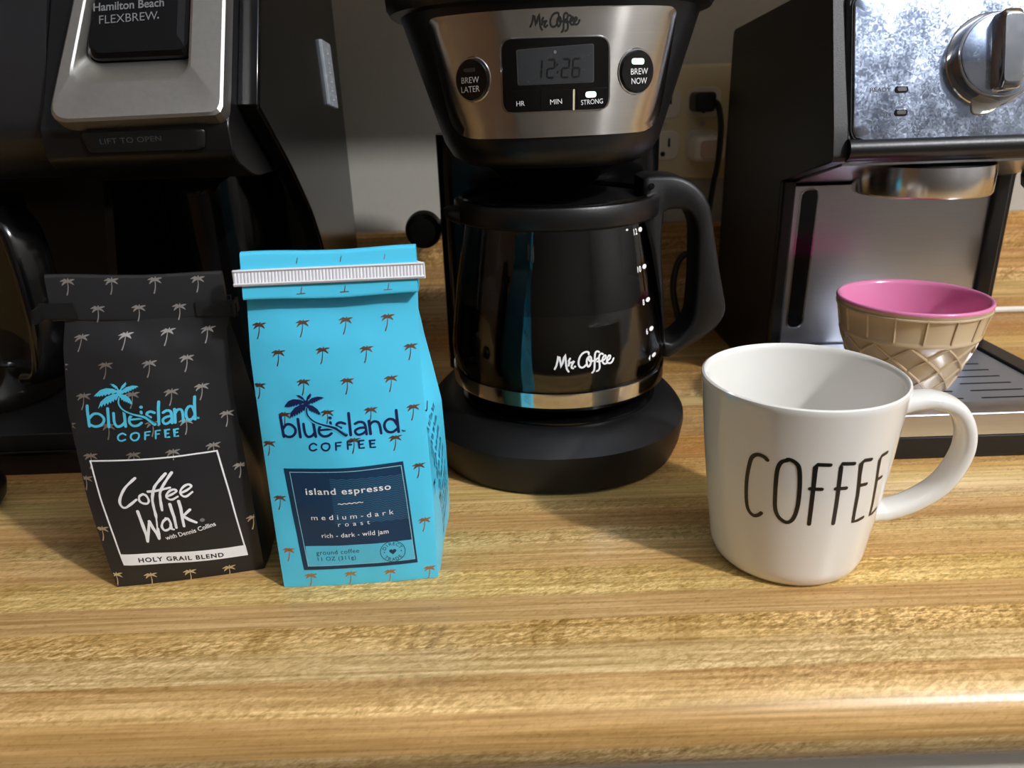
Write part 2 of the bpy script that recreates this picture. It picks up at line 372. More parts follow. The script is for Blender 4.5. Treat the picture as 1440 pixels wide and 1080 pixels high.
LOGO_BL = [[0,.00137,[[.01064,.09178],[.01117,.08196]]],[1,.00127,[[.01106,.08551],[.01312,.08786],[.01548,.08787],[.01714,.08604],[.01704,.0841],[.0155,.08239],[.0133,.08189],[.01129,.08284]]],[0,.00137,[[.01901,.0906],[.01921,.08191]]],[1,.00127,[[.0214,.08833],[.02159,.08408],[.02276,.08212],[.02467,.08248],[.02624,.084]]],[0,.00137,[[.02602,.08882],[.02648,.08205]]],[0,.00098,[[.02861,.08514],[.03196,.08537],[.03461,.08559]]],[1,.00123,[[.02965,.08742],[.02846,.08587],[.02839,.0837],[.02998,.08219],[.03231,.08235],[.03406,.08349]]],[0,.00147,[[.03401,.09095],[.03424,.09094]]],[0,.00127,[[.03405,.08879],[.03415,.08807]]],[1,.00123,[[.04073,.08782],[.03875,.08856],[.03709,.08802],[.03696,.08688],[.03869,.08592]]],[0,.00137,[[.04283,.09261],[.04279,.08217]]],[1,.00123,[[.04526,.08741],[.04716,.08814],[.04916,.08759],[.0499,.08584],[.0501,.08193]]],[1,.00118,[[.04984,.08521],[.04733,.08523],[.04532,.08442],[.04509,.08308],[.04631,.08201],[.04841,.08242],[.0498,.08342]]],[0,.00137,[[.05172,.08809],[.05193,.08191]]],[1,.00123,[[.0519,.08614],[.0535,.08759],[.05554,.08739],[.05651,.0856],[.05681,.08162]]],[0,.00137,[[.06466,.09204],[.06483,.08142]]],[1,.00127,[[.06447,.08504],[.0631,.08754],[.06086,.08813],[.05899,.08665],[.05867,.08425],[.05984,.08217],[.06209,.08166],[.06452,.08308]]],[1,.00083,[[.02633,.07805],[.02493,.07876],[.02316,.07771],[.02295,.07599],[.02426,.07513],[.02607,.07579]]],[1,.00083,[[.03075,.0788],[.02905,.07817],[.02863,.07651],[.02987,.07519],[.03154,.07553],[.03249,.07697],[.0321,.07845],[.03052,.07881]]],[0,.00083,[[.03532,.07536],[.03552,.07879],[.03794,.07896]]],[0,.00078,[[.03553,.07722],[.03739,.07732]]],[0,.00083,[[.04079,.07545],[.0409,.07908],[.04326,.07921]]],[0,.00078,[[.04081,.07741],[.04262,.07749]]],[0,.00083,[[.04844,.07905],[.04609,.079],[.04609,.07545],[.04825,.07542]]],[0,.00078,[[.04604,.07723],[.04789,.07728]]],[0,.00083,[[.05354,.07867],[.05124,.07865],[.05127,.07529],[.05343,.07523]]],[0,.00078,[[.05122,.07708],[.05315,.07709]]],[0,.00025,[[.06627,.08202],[.067,.08203]]],[0,.00025,[[.06663,.08198],[.06666,.08124]]],[0,.00025,[[.06707,.08118],[.06718,.08195],[.06745,.08133],[.06782,.08192],[.06789,.08117]]]]
TRUNK_BL = [[.02365,.09555],[.0236,.09317],[.02454,.09125],[.02663,.08929],[.03015,.08774],[.03418,.08663],[.03681,.08544],[.03891,.08368],[.04061,.08241]]
LEAVES_BL = [[[.02311,.09886],[.02091,.09984],[.01792,.10011],[.01547,.09918],[.01357,.09705],[.0132,.09601],[.01422,.09658],[.01427,.09587],[.01517,.09667],[.0153,.09587],[.01613,.09691],[.01636,.0961],[.01733,.09714],[.01771,.09643],[.01868,.09751],[.01916,.09689],[.02022,.09797],[.02061,.09735],[.02256,.09817]],[[.02339,.09933],[.02243,.10099],[.02092,.10195],[.01922,.10207],[.02041,.10149],[.01991,.10117],[.02095,.10102],[.02076,.10055],[.02168,.10053],[.02161,.09992],[.02254,.09991],[.02288,.09887]],[[.02385,.09932],[.02453,.10118],[.02634,.10292],[.02624,.10208],[.02678,.10197],[.02606,.10129],[.02634,.1009],[.02552,.1006],[.02565,.10012],[.02484,.09986],[.02475,.09906]],[[.02449,.09884],[.02652,.10043],[.02935,.10114],[.03161,.10083],[.03232,.10024],[.03109,.10029],[.03124,.09958],[.03037,.09998],[.03005,.09915],[.02931,.09955],[.02899,.09871],[.02819,.09897],[.02787,.09818],[.02713,.09849],[.02667,.09775],[.02589,.09814],[.02525,.0974],[.02415,.0979]],[[.02343,.09768],[.02109,.09748],[.01813,.09609],[.01597,.09372],[.01509,.09037],[.01624,.09205],[.01649,.09109],[.01726,.09277],[.01784,.09171],[.01836,.09333],[.01907,.09228],[.01963,.0938],[.02033,.09298],[.02073,.09441],[.02147,.09359],[.02174,.0951],[.02249,.09438],[.02324,.09603]],[[.0241,.09743],[.02658,.0969],[.02869,.09518],[.02965,.09349],[.03007,.09229],[.02926,.09294],[.02892,.09233],[.02849,.09344],[.02796,.09283],[.02754,.09403],[.027,.09333],[.02651,.0943],[.02598,.09369],[.02551,.0948],[.0249,.09434],[.02457,.09553],[.0237,.09602]],[[.02489,.09788],[.02455,.09695],[.02389,.09638],[.02314,.09639],[.02261,.09699],[.02249,.09793],[.02283,.09887],[.0235,.09944],[.02424,.09942],[.02477,.09883]]]
LOGO_BK = [[0,.00137,[[.00926,.09783],[.00852,.08773]]],[1,.00127,[[.00888,.09138],[.01151,.09362],[.0141,.09345],[.01564,.09146],[.01527,.08948],[.01338,.08784],[.01089,.08749],[.00878,.08862]]],[0,.00137,[[.01825,.09601],[.01728,.0871]]],[1,.00127,[[.02043,.09355],[.02005,.08919],[.02097,.08712],[.02295,.0874],[.02471,.0889]]],[0,.00137,[[.02515,.09384],[.02468,.08689]]],[0,.00098,[[.02717,.08998],[.03036,.09013],[.03281,.09031]]],[1,.00123,[[.02847,.09229],[.02712,.09073],[.02676,.08851],[.02807,.08692],[.03027,.08703],[.03203,.08817]]],[0,.00147,[[.033,.09581],[.03321,.0958]]],[0,.00127,[[.03274,.0936],[.03274,.09286]]],[1,.00123,[[.03845,.09257],[.03687,.09333],[.03535,.09278],[.03508,.09161],[.03646,.09062]]],[0,.00137,[[.04086,.0975],[.0394,.08681]]],[1,.00123,[[.04211,.09221],[.04371,.093],[.04518,.09249],[.0455,.09073],[.04512,.08673]]],[1,.00118,[[.04537,.09008],[.04345,.09003],[.04175,.08915],[.04139,.08777],[.04221,.0867],[.0439,.08718],[.04509,.08824]]],[0,.00137,[[.04716,.0931],[.04647,.08678]]],[1,.00123,[[.04703,.09111],[.04839,.09266],[.04981,.09255],[.05024,.09077],[.0499,.08671]]],[0,.00137,[[.05641,.09791],[.05507,.08704]]],[1,.00127,[[.05534,.09072],[.05483,.09318],[.05349,.09362],[.05206,.09199],[.05152,.08951],[.05201,.08745],[.05339,.08708],[.0551,.08872]]],[1,.00083,[[.02398,.0828],[.0227,.08358],[.02078,.08259],[.02033,.08084],[.02153,.07989],[.02342,.08049]]],[1,.00083,[[.02833,.08343],[.02664,.08283],[.02601,.08114],[.02701,.07975],[.02862,.08006],[.0297,.08152],[.02954,.08304],[.02812,.08345]]],[0,.00083,[[.03205,.07983],[.0327,.08334],[.03486,.08349]]],[0,.00078,[[.03249,.08173],[.03415,.08182]]],[0,.00083,[[.03681,.0799],[.0374,.08362],[.03938,.08378]]],[0,.00078,[[.0371,.08191],[.03862,.08201]]],[0,.00083,[[.04346,.08373],[.04162,.08361],[.04114,.07998],[.04282,.08]]],[0,.00078,[[.04134,.0818],[.0428,.0819]]],[0,.00083,[[.0472,.08353],[.04552,.08341],[.04508,.07997],[.04665,.08]]],[0,.00078,[[.04529,.0818],[.0467,.08189]]],[0,.00025,[[.05602,.08777],[.05645,.08785]]],[0,.00025,[[.05622,.08776],[.05614,.08701]]],[0,.00025,[[.05637,.08698],[.05654,.08778],[.05662,.08717],[.05691,.0878],[.05685,.08704]]]]
TRUNK_BK = [[.02371,.10084],[.02333,.0984],[.02401,.09639],[.02581,.0943],[.02899,.0926],[.03257,.09138],[.03475,.09014],[.03634,.08833],[.03761,.08703]]
LEAVES_BK = [[[.02362,.10425],[.0215,.10537],[.0184,.10582],[.01564,.10503],[.01326,.10299],[.01271,.10196],[.01392,.10246],[.01387,.10173],[.01497,.10248],[.015,.10166],[.01604,.10266],[.01618,.10182],[.01736,.10282],[.01767,.10207],[.01885,.10311],[.01927,.10245],[.02053,.10349],[.02085,.10283],[.02296,.10357]],[[.02396,.10472],[.02322,.10647],[.0218,.10753],[.02004,.10775],[.0212,.10709],[.02064,.10679],[.0217,.10657],[.02144,.1061],[.02239,.10603],[.02223,.10541],[.02318,.10536],[.02338,.10427]],[[.02443,.10469],[.02536,.10656],[.02739,.10827],[.02718,.10742],[.02769,.10728],[.02689,.10661],[.02712,.1062],[.02627,.10593],[.02633,.10543],[.02549,.1052],[.02529,.10438]],[[.025,.10417],[.02723,.10571],[.03006,.10635],[.03215,.10597],[.03272,.10535],[.03159,.10543],[.03163,.1047],[.03087,.10513],[.03045,.10429],[.0298,.10472],[.02938,.10387],[.02865,.10416],[.02823,.10336],[.02756,.10371],[.02701,.10296],[.0263,.10339],[.02556,.10266],[.02453,.10322]],[[.02378,.10303],[.02136,.10294],[.01807,.10169],[.01543,.09941],[.01402,.09604],[.0155,.09768],[.01564,.09668],[.01669,.09835],[.01717,.09722],[.01794,.09885],[.01855,.09773],[.01934,.09925],[.01996,.09837],[.02057,.09982],[.02122,.09894],[.0217,.10047],[.02237,.09969],[.02336,.10135]],[[.02442,.10274],[.0268,.1021],[.02861,.10026],[.0293,.0985],[.02953,.09726],[.02885,.09795],[.02845,.09734],[.02819,.09849],[.02759,.09788],[.02735,.09912],[.02673,.09842],[.02638,.09944],[.02578,.09883],[.02546,.09999],[.0248,.09954],[.02463,.10077],[.02382,.10132]],[[.02527,.10317],[.0248,.10223],[.02406,.10168],[.02331,.10172],[.02285,.10236],[.02286,.10333],[.02333,.10428],[.02409,.10483],[.02483,.10477],[.02528,.10415]]]
PALM_BL = [[.00512,.13445],[.02503,.13485],[.04464,.13517],[.06381,.13561],[.01343,.12183],[.03375,.12234],[.05376,.12198],[.07382,.12135],[.00251,.10638],[.02352,.10793],[.04378,.10786],[.06371,.10734],[.03312,.09328],[.05312,.09326],[.07261,.09238],[.01278,.09233],[.00342,.07822],[.04393,.07924],[.06307,.07851],[.07273,.06294],[.00483,.05017],[.07331,.03381],[.00548,.02174],[.0146,.00692],[.03451,.00697],[.05431,.00664],[.07404,.00622]]
PALM_BK = [[.00799,.12976],[.0278,.12946],[.04639,.12977],[.06457,.1292],[.01876,.11641],[.03811,.11588],[.0545,.11665],[-.00146,.1167],[.00794,.10232],[.02961,.10184],[.04667,.10153],[.05991,.10231],[.01699,.08718],[.03665,.08723],[.05115,.08652],[.06893,.0873],[-.00069,.08832],[.00613,.07269],[.0256,.07237],[.043,.07215],[.06068,.07263],[.07041,.05977],[.07213,.03059],[.01822,.00582],[.0372,.00519],[.05623,.00424],[.00163,.06115],[.00257,.03396],[.00177,.00747]]
MC_PANEL = [[-.03801,.26829],[.09137,.26958],[.08424,.20932],[-.02668,.20829]]
MC_BLACK = [[.00087,.25567],[.05334,.25532],[.05359,.22168],[.00089,.22131]]
MC_WIN = [[.00855,.25028],[.04536,.25191],[.04545,.23461],[.00895,.23426]]
MC_BTN = [[[-.01403,.23781],[-.00569,.23793],[-.0135,.24756]],[[.06822,.23892],[.07728,.23915],[.06782,.24884]]]
MC_LED = [[.06789,.24379],[.04434,.22871],[-.01481,.24253]]
MC_TXT = [[[-.01885,.23636],[-.01009,.23647]],[[-.01913,.23194],[-.00991,.23222]],[[.0643,.2376],[.07337,.2379]],[[.06472,.23314],[.07305,.23342]],[[.00767,.22434],[.01168,.22446]],[[.02419,.22455],[.03008,.22483]],[[.03952,.22394],[.05041,.2244]]]
MC_DIG = [[.01906,.23716],[.03991,.23811],[.02688,.24885],[.03601,.23107],[.03585,.22194],[.01824,.24597],[.01812,.22108],[-.00039,.23143],[.0537,.23111]]
MARKS = [[.06021,.15269],[.05952,.13093],[.05934,.11098],[.06024,.09281],[.06159,.07568],[.04568,.15428]]
E_TXT = [[[.22857,.02855],[.24151,.0284]],[[.23499,.01361],[.2417,.01367]],[[.24806,.02938],[.24793,.01538]]]
E_PANEL = [[.21801,.08395],[.21903,.00825],[.22897,-.00074],[.32626,-.00049]]
E_KNOB = [[.30335,.04534],[.27859,.04615],[.29854,.01555],[.27505,.04627]]
HB_CHROME = [[-.23734,.0728],[-.24313,.05151],[-.24714,.0284],[-.24545,.01375],[-.24155,.00041],[-.15123,.00287],[-.15149,.02697],[-.15419,.06968]]
HB_REC = [[-.23181,.07259],[-.23638,.03641],[-.23363,.02247],[-.17378,.02277],[-.16821,.02969],[-.16955,.07026]]
HB_LID = [[-.23102,.07256],[-.23208,.0426],[-.22585,.0356],[-.17425,.03623],[-.16934,.04027],[-.16955,.07026]]
HB_TXT = [[[-.22543,.06738],[-.18622,.06915]],[[-.22183,.05955],[-.18943,.06118]],[[-.18922,.06209],[-.18922,.06209]]]
# ------------------------------------------------------------------ materials
def wood_mat():
    m, nt, b = nodes('laminate'); N = nt.nodes; L = nt.links
    uv = N.new('ShaderNodeUVMap'); uv.uv_map = 'UVMap'
    sp = N.new('ShaderNodeSeparateXYZ'); L.new(uv.outputs[0], sp.inputs[0])
    def math_(op, a, b_=None, c=None):
        n = N.new('ShaderNodeMath'); n.operation = op
        for i, x in enumerate((a, b_, c)):
            if x is None: continue
            if isinstance(x, (int, float)): n.inputs[i].default_value = x
            else: L.new(x, n.inputs[i])
        return n.outputs[0]
    def noise(su, sv, detail=3, dist=0, rot=0, off=0):
        mp = N.new('ShaderNodeMapping'); mp.inputs['Scale'].default_value = (su, sv, 1); mp.inputs['Location'].default_value = (off, off*.7, off)
        mp2 = N.new('ShaderNodeMapping'); mp2.inputs['Rotation'].default_value = (0, 0, rot)
        L.new(uv.outputs[0], mp2.inputs[0]); L.new(mp2.outputs[0], mp.inputs[0])
        n = N.new('ShaderNodeTexNoise'); n.inputs['Scale'].default_value = 1; n.inputs['Detail'].default_value = detail; n.inputs['Distortion'].default_value = dist
        n.inputs['Roughness'].default_value = .6
        L.new(mp.outputs[0], n.inputs[0]); return n.outputs[0]
    wob = noise(3, 3, 2, 0, 0, 5)
    v0 = math_('ADD', sp.outputs[1], math_('MULTIPLY', math_('SUBTRACT', wob, .5), .004))
    # strips of the printed butcher block: (v0, v1, colour at v0, colour at v1, fleck)
    A = [(.19, .2215, (196, 166, 116), (190, 158, 106), .75), (.2215, .2376, (192, 150, 92), (198, 156, 98), .14), (.2376, .2549, (218, 180, 120), (182, 140, 86), .55),
         (.2549, .2733, (208, 176, 122), (198, 164, 110), .6), (.2733, .2904, (202, 166, 106), (196, 156, 94), 1.0), (.2904, .3089, (194, 156, 102), (186, 146, 92), .18),
         (.3089, .3312, (212, 178, 112), (200, 162, 96), .7), (.3312, .3545, (194, 152, 94), (206, 168, 110), .35), (.3545, .3689, (206, 172, 114), (196, 160, 102), .8),
         (.3689, .3884, (184, 142, 88), (194, 152, 96), .3), (.3884, .4, (204, 168, 108), (198, 160, 100), .5)]
    random.seed(4); B = []; v = 0
    pal = [(206, 170, 110), (186, 142, 86), (198, 158, 98), (178, 132, 76), (210, 178, 120), (192, 150, 92)]
    k = 0
    while v < .25-1e-6:
        w = min(random.uniform(.014, .024), .25-v)
        if .25-v-w < .01: w = .25-v
        c = pal[(k*5+random.randint(0, 1)) % 6]; d = tuple(min(255, x+random.randint(-10, 10)) for x in c)
        B.append((v, v+w, c, d, random.choice((.1, .3, .6, .9)))); v += w; k += 1
    def ramp(T, lo, hi, src):
        n = N.new('ShaderNodeValToRGB'); cr = n.color_ramp
        while len(cr.elements) > 1: cr.elements.remove(cr.elements[-1])
        first = True
        for a, b_, c, d, f in T:
            for p, cc in ((a+.0002, c), (b_-.0002, d)):
                q = (p-lo)/(hi-lo)
                e = cr.elements[0] if first else cr.elements.new(min(1, max(0, q)))
                e.position = min(1, max(0, q)); e.color = (*lin(cc), f); first = False
        mr = N.new('ShaderNodeMapRange'); mr.inputs[1].default_value = lo; mr.inputs[2].default_value = hi
        L.new(src, mr.inputs[0]); L.new(mr.outputs[0], n.inputs[0]); return n
    ra = ramp(A, .19, .4, v0)
    rb = ramp(B, 0, .25, math_('MODULO', math_('SUBTRACT', v0, .4), .25))
    far = math_('GREATER_THAN', v0, .4)
    mx = N.new('ShaderNodeMix'); mx.data_type = 'RGBA'; L.new(far, mx.inputs[0]); L.new(ra.outputs[0], mx.inputs[6]); L.new(rb.outputs[0], mx.inputs[7])
    fl = math_('ADD', math_('MULTIPLY', ra.outputs[1], math_('SUBTRACT', 1.0, far)), math_('MULTIPLY', rb.outputs[1], far))
    grain = noise(9, 380, 5, .3); broad = noise(5, 55, 3, .4, 0, 3)
    fleck = noise(150, 430, 3, .8, -.35, 1); fleck2 = noise(330, 760, 2, .6, -.5, 7); patchy = noise(9, 40, 2, 0, 0, 9); band = noise(75, 6, 3, 0, .25, 4)
    def rng(x, a, b_, c, d):
        n = N.new('ShaderNodeMapRange'); n.inputs[1].default_value = a; n.inputs[2].default_value = b_; n.inputs[3].default_value = c; n.inputs[4].default_value = d
        L.new(x, n.inputs[0]); return n.outputs[0]
    g = math_('MULTIPLY', rng(grain, .36, .64, .74, 1.22), rng(broad, .3, .7, .93, 1.07))
    fm = math_('MULTIPLY', fl, rng(patchy, .35, .65, .35, 1.0))
    f1 = math_('SUBTRACT', 1.0, math_('MULTIPLY', fm, rng(fleck, .46, .58, -.12, .42)))
    f2 = math_('ADD', 1.0, math_('MULTIPLY', fm, rng(fleck2, .42, .58, -.18, .30)))
    f3 = math_('SUBTRACT', 1.0, math_('MULTIPLY', math_('POWER', fl, 3.0), rng(band, .54, .62, 0, .24)))
    tot = math_('MULTIPLY', math_('MULTIPLY', g, f1), math_('MULTIPLY', f2, f3))
    cx_ = N.new('ShaderNodeCombineXYZ'); L.new(tot, cx_.inputs[0]); L.new(math_('POWER', tot, 1.18), cx_.inputs[1]); L.new(math_('POWER', tot, 1.7), cx_.inputs[2])
    hs = N.new('ShaderNodeVectorMath'); hs.operation = 'MULTIPLY'; L.new(mx.outputs[2], hs.inputs[0]); L.new(cx_.outputs[0], hs.inputs[1])
    gm = N.new('ShaderNodeGamma'); gm.inputs[1].default_value = 1.0; L.new(hs.outputs[0], gm.inputs[0])
    tn = N.new('ShaderNodeVectorMath'); tn.operation = 'MULTIPLY'; tn.inputs[1].default_value = (1.02, 1.03, 1.02); L.new(gm.outputs[0], tn.inputs[0]); L.new(tn.outputs[0], b.inputs['Base Color'])
    L.new(rng(fleck2, .3, .7, .26, .36), b.inputs['Roughness']); b.inputs['Specular IOR Level'].default_value = .45
    bp = N.new('ShaderNodeBump'); bp.inputs['Strength'].default_value = .12; bp.inputs['Distance'].default_value = .0004
    L.new(fleck2, bp.inputs['Height']); L.new(bp.outputs[0], b.inputs['Normal'])
    return m
WOOD = wood_mat()
def glass_mat(name, tint, rough=.0, ior=1.5):
    m = bpy.data.materials.new(name); m.use_nodes = True; nt = m.node_tree; N = nt.nodes; L = nt.links
    N.remove(N['Principled BSDF'])
    tr = N.new('ShaderNodeBsdfTransparent'); tr.inputs[0].default_value = (*tint, 1)
    gl = N.new('ShaderNodeBsdfGlossy'); gl.inputs['Roughness'].default_value = rough+.01
    ge = N.new('ShaderNodeNewGeometry'); dp = N.new('ShaderNodeVectorMath'); dp.operation = 'DOT_PRODUCT'
    L.new(ge.outputs['Normal'], dp.inputs[0]); L.new(ge.outputs['Incoming'], dp.inputs[1])
    def mth(op, a, b_):
        n = N.new('ShaderNodeMath'); n.operation = op
        for i, x in enumerate((a, b_)):
            if isinstance(x, (int, float)): n.inputs[i].default_value = x
            else: L.new(x, n.inputs[i])
        return n.outputs[0]
    ab = mth('ABSOLUTE', dp.outputs['Value'], 0.0)
    fac = mth('ADD', mth('MULTIPLY', mth('POWER', mth('SUBTRACT', 1.0, ab), 5.0), .90), .07)
    nz = N.new('ShaderNodeTexNoise'); nz.inputs['Scale'].default_value = 240
    mr = N.new('ShaderNodeMapRange'); mr.inputs[3].default_value = 0; mr.inputs[4].default_value = rough*2+.03
    L.new(nz.outputs[0], mr.inputs[0]); L.new(mr.outputs[0], gl.inputs['Roughness'])
    mix = N.new('ShaderNodeMixShader'); L.new(fac, mix.inputs[0]); L.new(tr.outputs[0], mix.inputs[1]); L.new(gl.outputs[0], mix.inputs[2])
    L.new(mix.outputs[0], N['Material Output'].inputs[0]); return m
def brushed(name, rgb, rough, aniso, bumpy, sx, sz, smudge=.0, mottle=1.0, vertical=False):
    """brushed steel: streak noise in colour and roughness"""
    m, nt, b = nodes(name); N = nt.nodes; L = nt.links
    tc = N.new('ShaderNodeTexCoord'); mp = N.new('ShaderNodeMapping'); mp.inputs['Scale'].default_value = (sx, sx, sz)
    L.new(tc.outputs['Object'], mp.inputs[0])
    nz = N.new('ShaderNodeTexNoise'); nz.inputs['Scale'].default_value = 1; nz.inputs['Detail'].default_value = 3; L.new(mp.outputs[0], nz.inputs[0])
    sm = N.new('ShaderNodeTexNoise'); sm.inputs['Scale'].default_value = 380; sm.inputs['Detail'].default_value = 5; sm.inputs['Distortion'].default_value = 1.5; L.new(tc.outputs['Object'], sm.inputs[0])
    sb = N.new('ShaderNodeTexNoise'); sb.inputs['Scale'].default_value = 60; sb.inputs['Detail'].default_value = 3; L.new(tc.outputs['Object'], sb.inputs[0])
    c = lin(rgb)
    mx = N.new('ShaderNodeMix'); mx.data_type = 'RGBA'; mx.inputs[6].default_value = (*[x*.9 for x in c], 1); mx.inputs[7].default_value = (*[min(1, x*1.08) for x in c], 1)
    L.new(nz.outputs[0], mx.inputs[0]); L.new(mx.outputs[2], b.inputs['Base Color'])
    mr = N.new('ShaderNodeMapRange'); mr.inputs[1].default_value = .5*mottle-.15; mr.inputs[2].default_value = .5*mottle+.2; mr.inputs[3].default_value = rough-.04; mr.inputs[4].default_value = rough+.04+smudge
    mm = N.new('ShaderNodeMath'); mm.operation = 'MULTIPLY_ADD'; mm.inputs[1].default_value = .6*mottle; L.new(sm.outputs[0], mm.inputs[0])
    m2 = N.new('ShaderNodeMath'); m2.operation = 'MULTIPLY'; m2.inputs[1].default_value = .4*mottle; L.new(sb.outputs[0], m2.inputs[0]); L.new(m2.outputs[0], mm.inputs[2])
    L.new(mm.outputs[0], mr.inputs[0]); L.new(mr.outputs[0], b.inputs['Roughness'])
    b.inputs['Metallic'].default_value = 1; b.inputs['Anisotropic'].default_value = aniso
    if aniso:
        tg = N.new('ShaderNodeTangent'); tg.direction_type = 'RADIAL'; tg.axis = 'Z'; L.new(tg.outputs[0], b.inputs['Tangent']); b.inputs['Anisotropic Rotation'].default_value = .25 if vertical else 0
    bp = N.new('ShaderNodeBump'); bp.inputs['Strength'].default_value = bumpy; bp.inputs['Distance'].default_value = .0003
    L.new(nz.outputs[0], bp.inputs['Height']); L.new(bp.outputs[0], b.inputs['Normal'])
    return m

M_WALL = P('wall_paint', (196, 194, 186), .6, bump=.1, scale=160)
M_TAN = P('tan_cabinet_wall', (112, 82, 54), .5, scale=8, var=.15)
M_GREY = P('far_wall_paint', (104, 98, 90), .7, scale=6)
M_CEIL = P('ceiling_paint', (188, 198, 214), .8, scale=60)
M_FLOOR = P('floor_tile', (86, 76, 66), .5, scale=12)
M_CAB = P('cabinet_white', (232, 228, 216), .4, scale=40)
M_PLATE = P('wall_plate_cream', (226, 214, 176), .4, scale=80, var=.03)
M_WHITEPL = P('white_plastic', (232, 228, 216), .35, scale=80, var=.03)
M_DARKHOLE = P('slot_black', (8, 8, 8), .7)
M_BLKGLOSS = P('black_gloss_plastic', (9, 9, 10), .14, scale=500, rvar=.03, bump=.02)
M_BLKSATIN = P('black_satin_plastic', (15, 15, 16), .38, scale=900, bump=.10, rvar=.06)
M_BLKMATT = P('black_matt_plastic', (13, 13, 14), .46, scale=1400, bump=.15)
M_BLKSIDE = P('black_side_panel', (12, 12, 12), .17, scale=700, bump=.02, rvar=.03)
M_GREYBLK = P('charcoal_plastic', (30, 30, 32), .42, scale=900, bump=.1)
M_LCD = P('grey_display', (56, 58, 60), .25, scale=200, var=.1)
M_LCDINK = P('display_ink', (8, 8, 9), .4)
M_LED = P('lit_indicator', (215, 255, 236), .4, emit=1.6)
M_LEDOFF = P('unlit_indicator', (60, 62, 62), .3)
M_INKW = P('white_print', (246, 246, 247), .5, var=.02)
M_INKG = P('grey_print', (118, 119, 121), .5, var=.02)
M_INKDG = P('dim_grey_print', (66, 66, 68), .5, var=.02)
M_INKB = P('black_print', (10, 10, 10), .5, var=.02)
M_STEEL = brushed('brushed_steel', (206, 203, 198), .22, .85, .02, 20, 1800, .04, .25, True)
M_STEELP = brushed('smudged_steel', (176, 188, 210), .11, 0, .03, 1500, 60, .13)
M_STEELC = brushed('steel_sheet', (204, 205, 212), .28, 0, .03, 30, 1500, .06, .3)
M_GRID = brushed('grid_steel', (196, 204, 218), .42, 0, .03, 30, 1500, .06, .3)
M_GROUP = brushed('turned_steel', (206, 206, 208), .20, .8, .02, 20, 1500, .03, .2, True)
M_CHROME = P('chrome', (205, 205, 208), .09, metal=1, scale=200, rvar=.03)
M_SILVER = brushed('satin_silver', (200, 197, 190), .42, 0, .02, 300, 300, .05, .3)
M_GLASS = glass_mat('clear_glass', (.80, .80, .79))
M_COFFEE = P('black_coffee', (7, 4, 3), .06, scale=30, rvar=.01)
M_CERAMIC = P('white_glaze', (236, 234, 228), .10, scale=25, var=.015, rvar=.03, coat=.4)
M_MUGINK = P('mug_black_glaze', (16, 14, 13), .3)
M_PINK = P('pink_glaze', (226, 134, 178), .16, scale=30, var=.03, coat=.3)
M_CONE = P('tan_glaze', (198, 178, 148), .16, scale=40, var=.05, coat=.5)
M_BLUE = P('sky_blue_film', (84, 210, 247), .33, scale=45, var=.02, bump=.05, coat=.15)
M_BLACKBAG = P('black_film', (36, 36, 38), .38, scale=45, var=.05, bump=.05)
M_NAVY = P('navy_print', (22, 34, 84), .4, var=.03)
M_LABEL = P('petrol_print', (18, 56, 88), .42, var=.04)
M_WAVE = P('wave_print', (58, 112, 146), .42, var=.03)
M_PALE = P('pale_print', (150, 205, 222), .42, var=.03)
M_CYAN = P('cyan_print', (88, 196, 226), .4, var=.03)
M_COPPER = P('copper_foil', (206, 164, 138), .32, metal=1, scale=160, var=.15, rvar=.1)
M_FOIL = P('silver_foil', (240, 238, 234), .42, metal=1, scale=160, var=.1, rvar=.1)
M_TIE = P('white_ribbed_plastic', (226, 226, 230), .4, var=.02)
M_RUBBER = P('black_rubber', (12, 12, 12), .5, scale=200)
M_WAND = P('brown_plastic', (74, 48, 46), .3, scale=90)
M_TANK = P('frosted_window', (176, 186, 196), .25, scale=220, var=.2)

# ------------------------------------------------------------------ the room
def struct(name, geo, mat, **k):
    o = obj(name, geo[0], geo[1], mat, None, smooth=0, **k); o['kind'] = 'structure'; return o
X0, X1, Y0, Y1, ZF, ZC = -1.9, 2.3, -2.7, .80, -.92, 1.80
struct('floor', box(X0, X1, Y0, Y1, ZF-.05, ZF), M_FLOOR)
struct('ceiling', box(X0, X1, Y0, Y1, ZC, ZC+.05), M_CEIL)
struct('wall_back', box(X0, X1, Y1, Y1+.08, ZF, ZC), M_WALL)
struct('wall_left', box(X0-.08, X0, Y0, Y1, ZF, ZC), M_TAN)
struct('wall_right', box(X1, X1+.08, Y0, Y1, ZF, ZC), P('side_wall_paint', (158, 156, 152), .6, scale=20))
struct('wall_front', box(X0, X1, Y0-.08, Y0, ZF, ZC), M_GREY)
struct('upper_cabinet', box(X0, X1, .47, Y1, .465, ZC), M_CAB)     # unseen wall cupboards over the counter, which shade the top of the wall

# ------------------------------------------------------------------ countertop with its upstand
def strip_profile(prof, vv, x0, x1, n=1):
    V, uv, F = [], [], []
    m = len(prof)
    for x in (x0, x1):
        for (y, z), v in zip(prof, vv): V.append((x, y, z)); uv.append((x, v))
    for i in range(m-1): F.append((i, i+1, m+i+1, m+i))
    return V, F, uv
CT = thing('countertop', (.1, .23, -.038), 'wood-strip laminate kitchen countertop with a rolled front edge under all the coffee things', 'countertop')
prof, vv = [(.7995, -.0375), (.7995, 0), (.249, 0)], [1.2, .7995, .249]
r = .019
for k in range(1, 17):
    a = math.pi*k/16; prof.append((.249-r*math.sin(a), -r+r*math.cos(a))); vv.append(.249-r*a)
prof.append((.78, -.038)); vv.append(-.3)
V, F, uv = strip_profile(prof, vv, -1.3, 1.7)
m_ = len(prof); F += [tuple(range(m_)), tuple(range(m_, 2*m_))[::-1]]
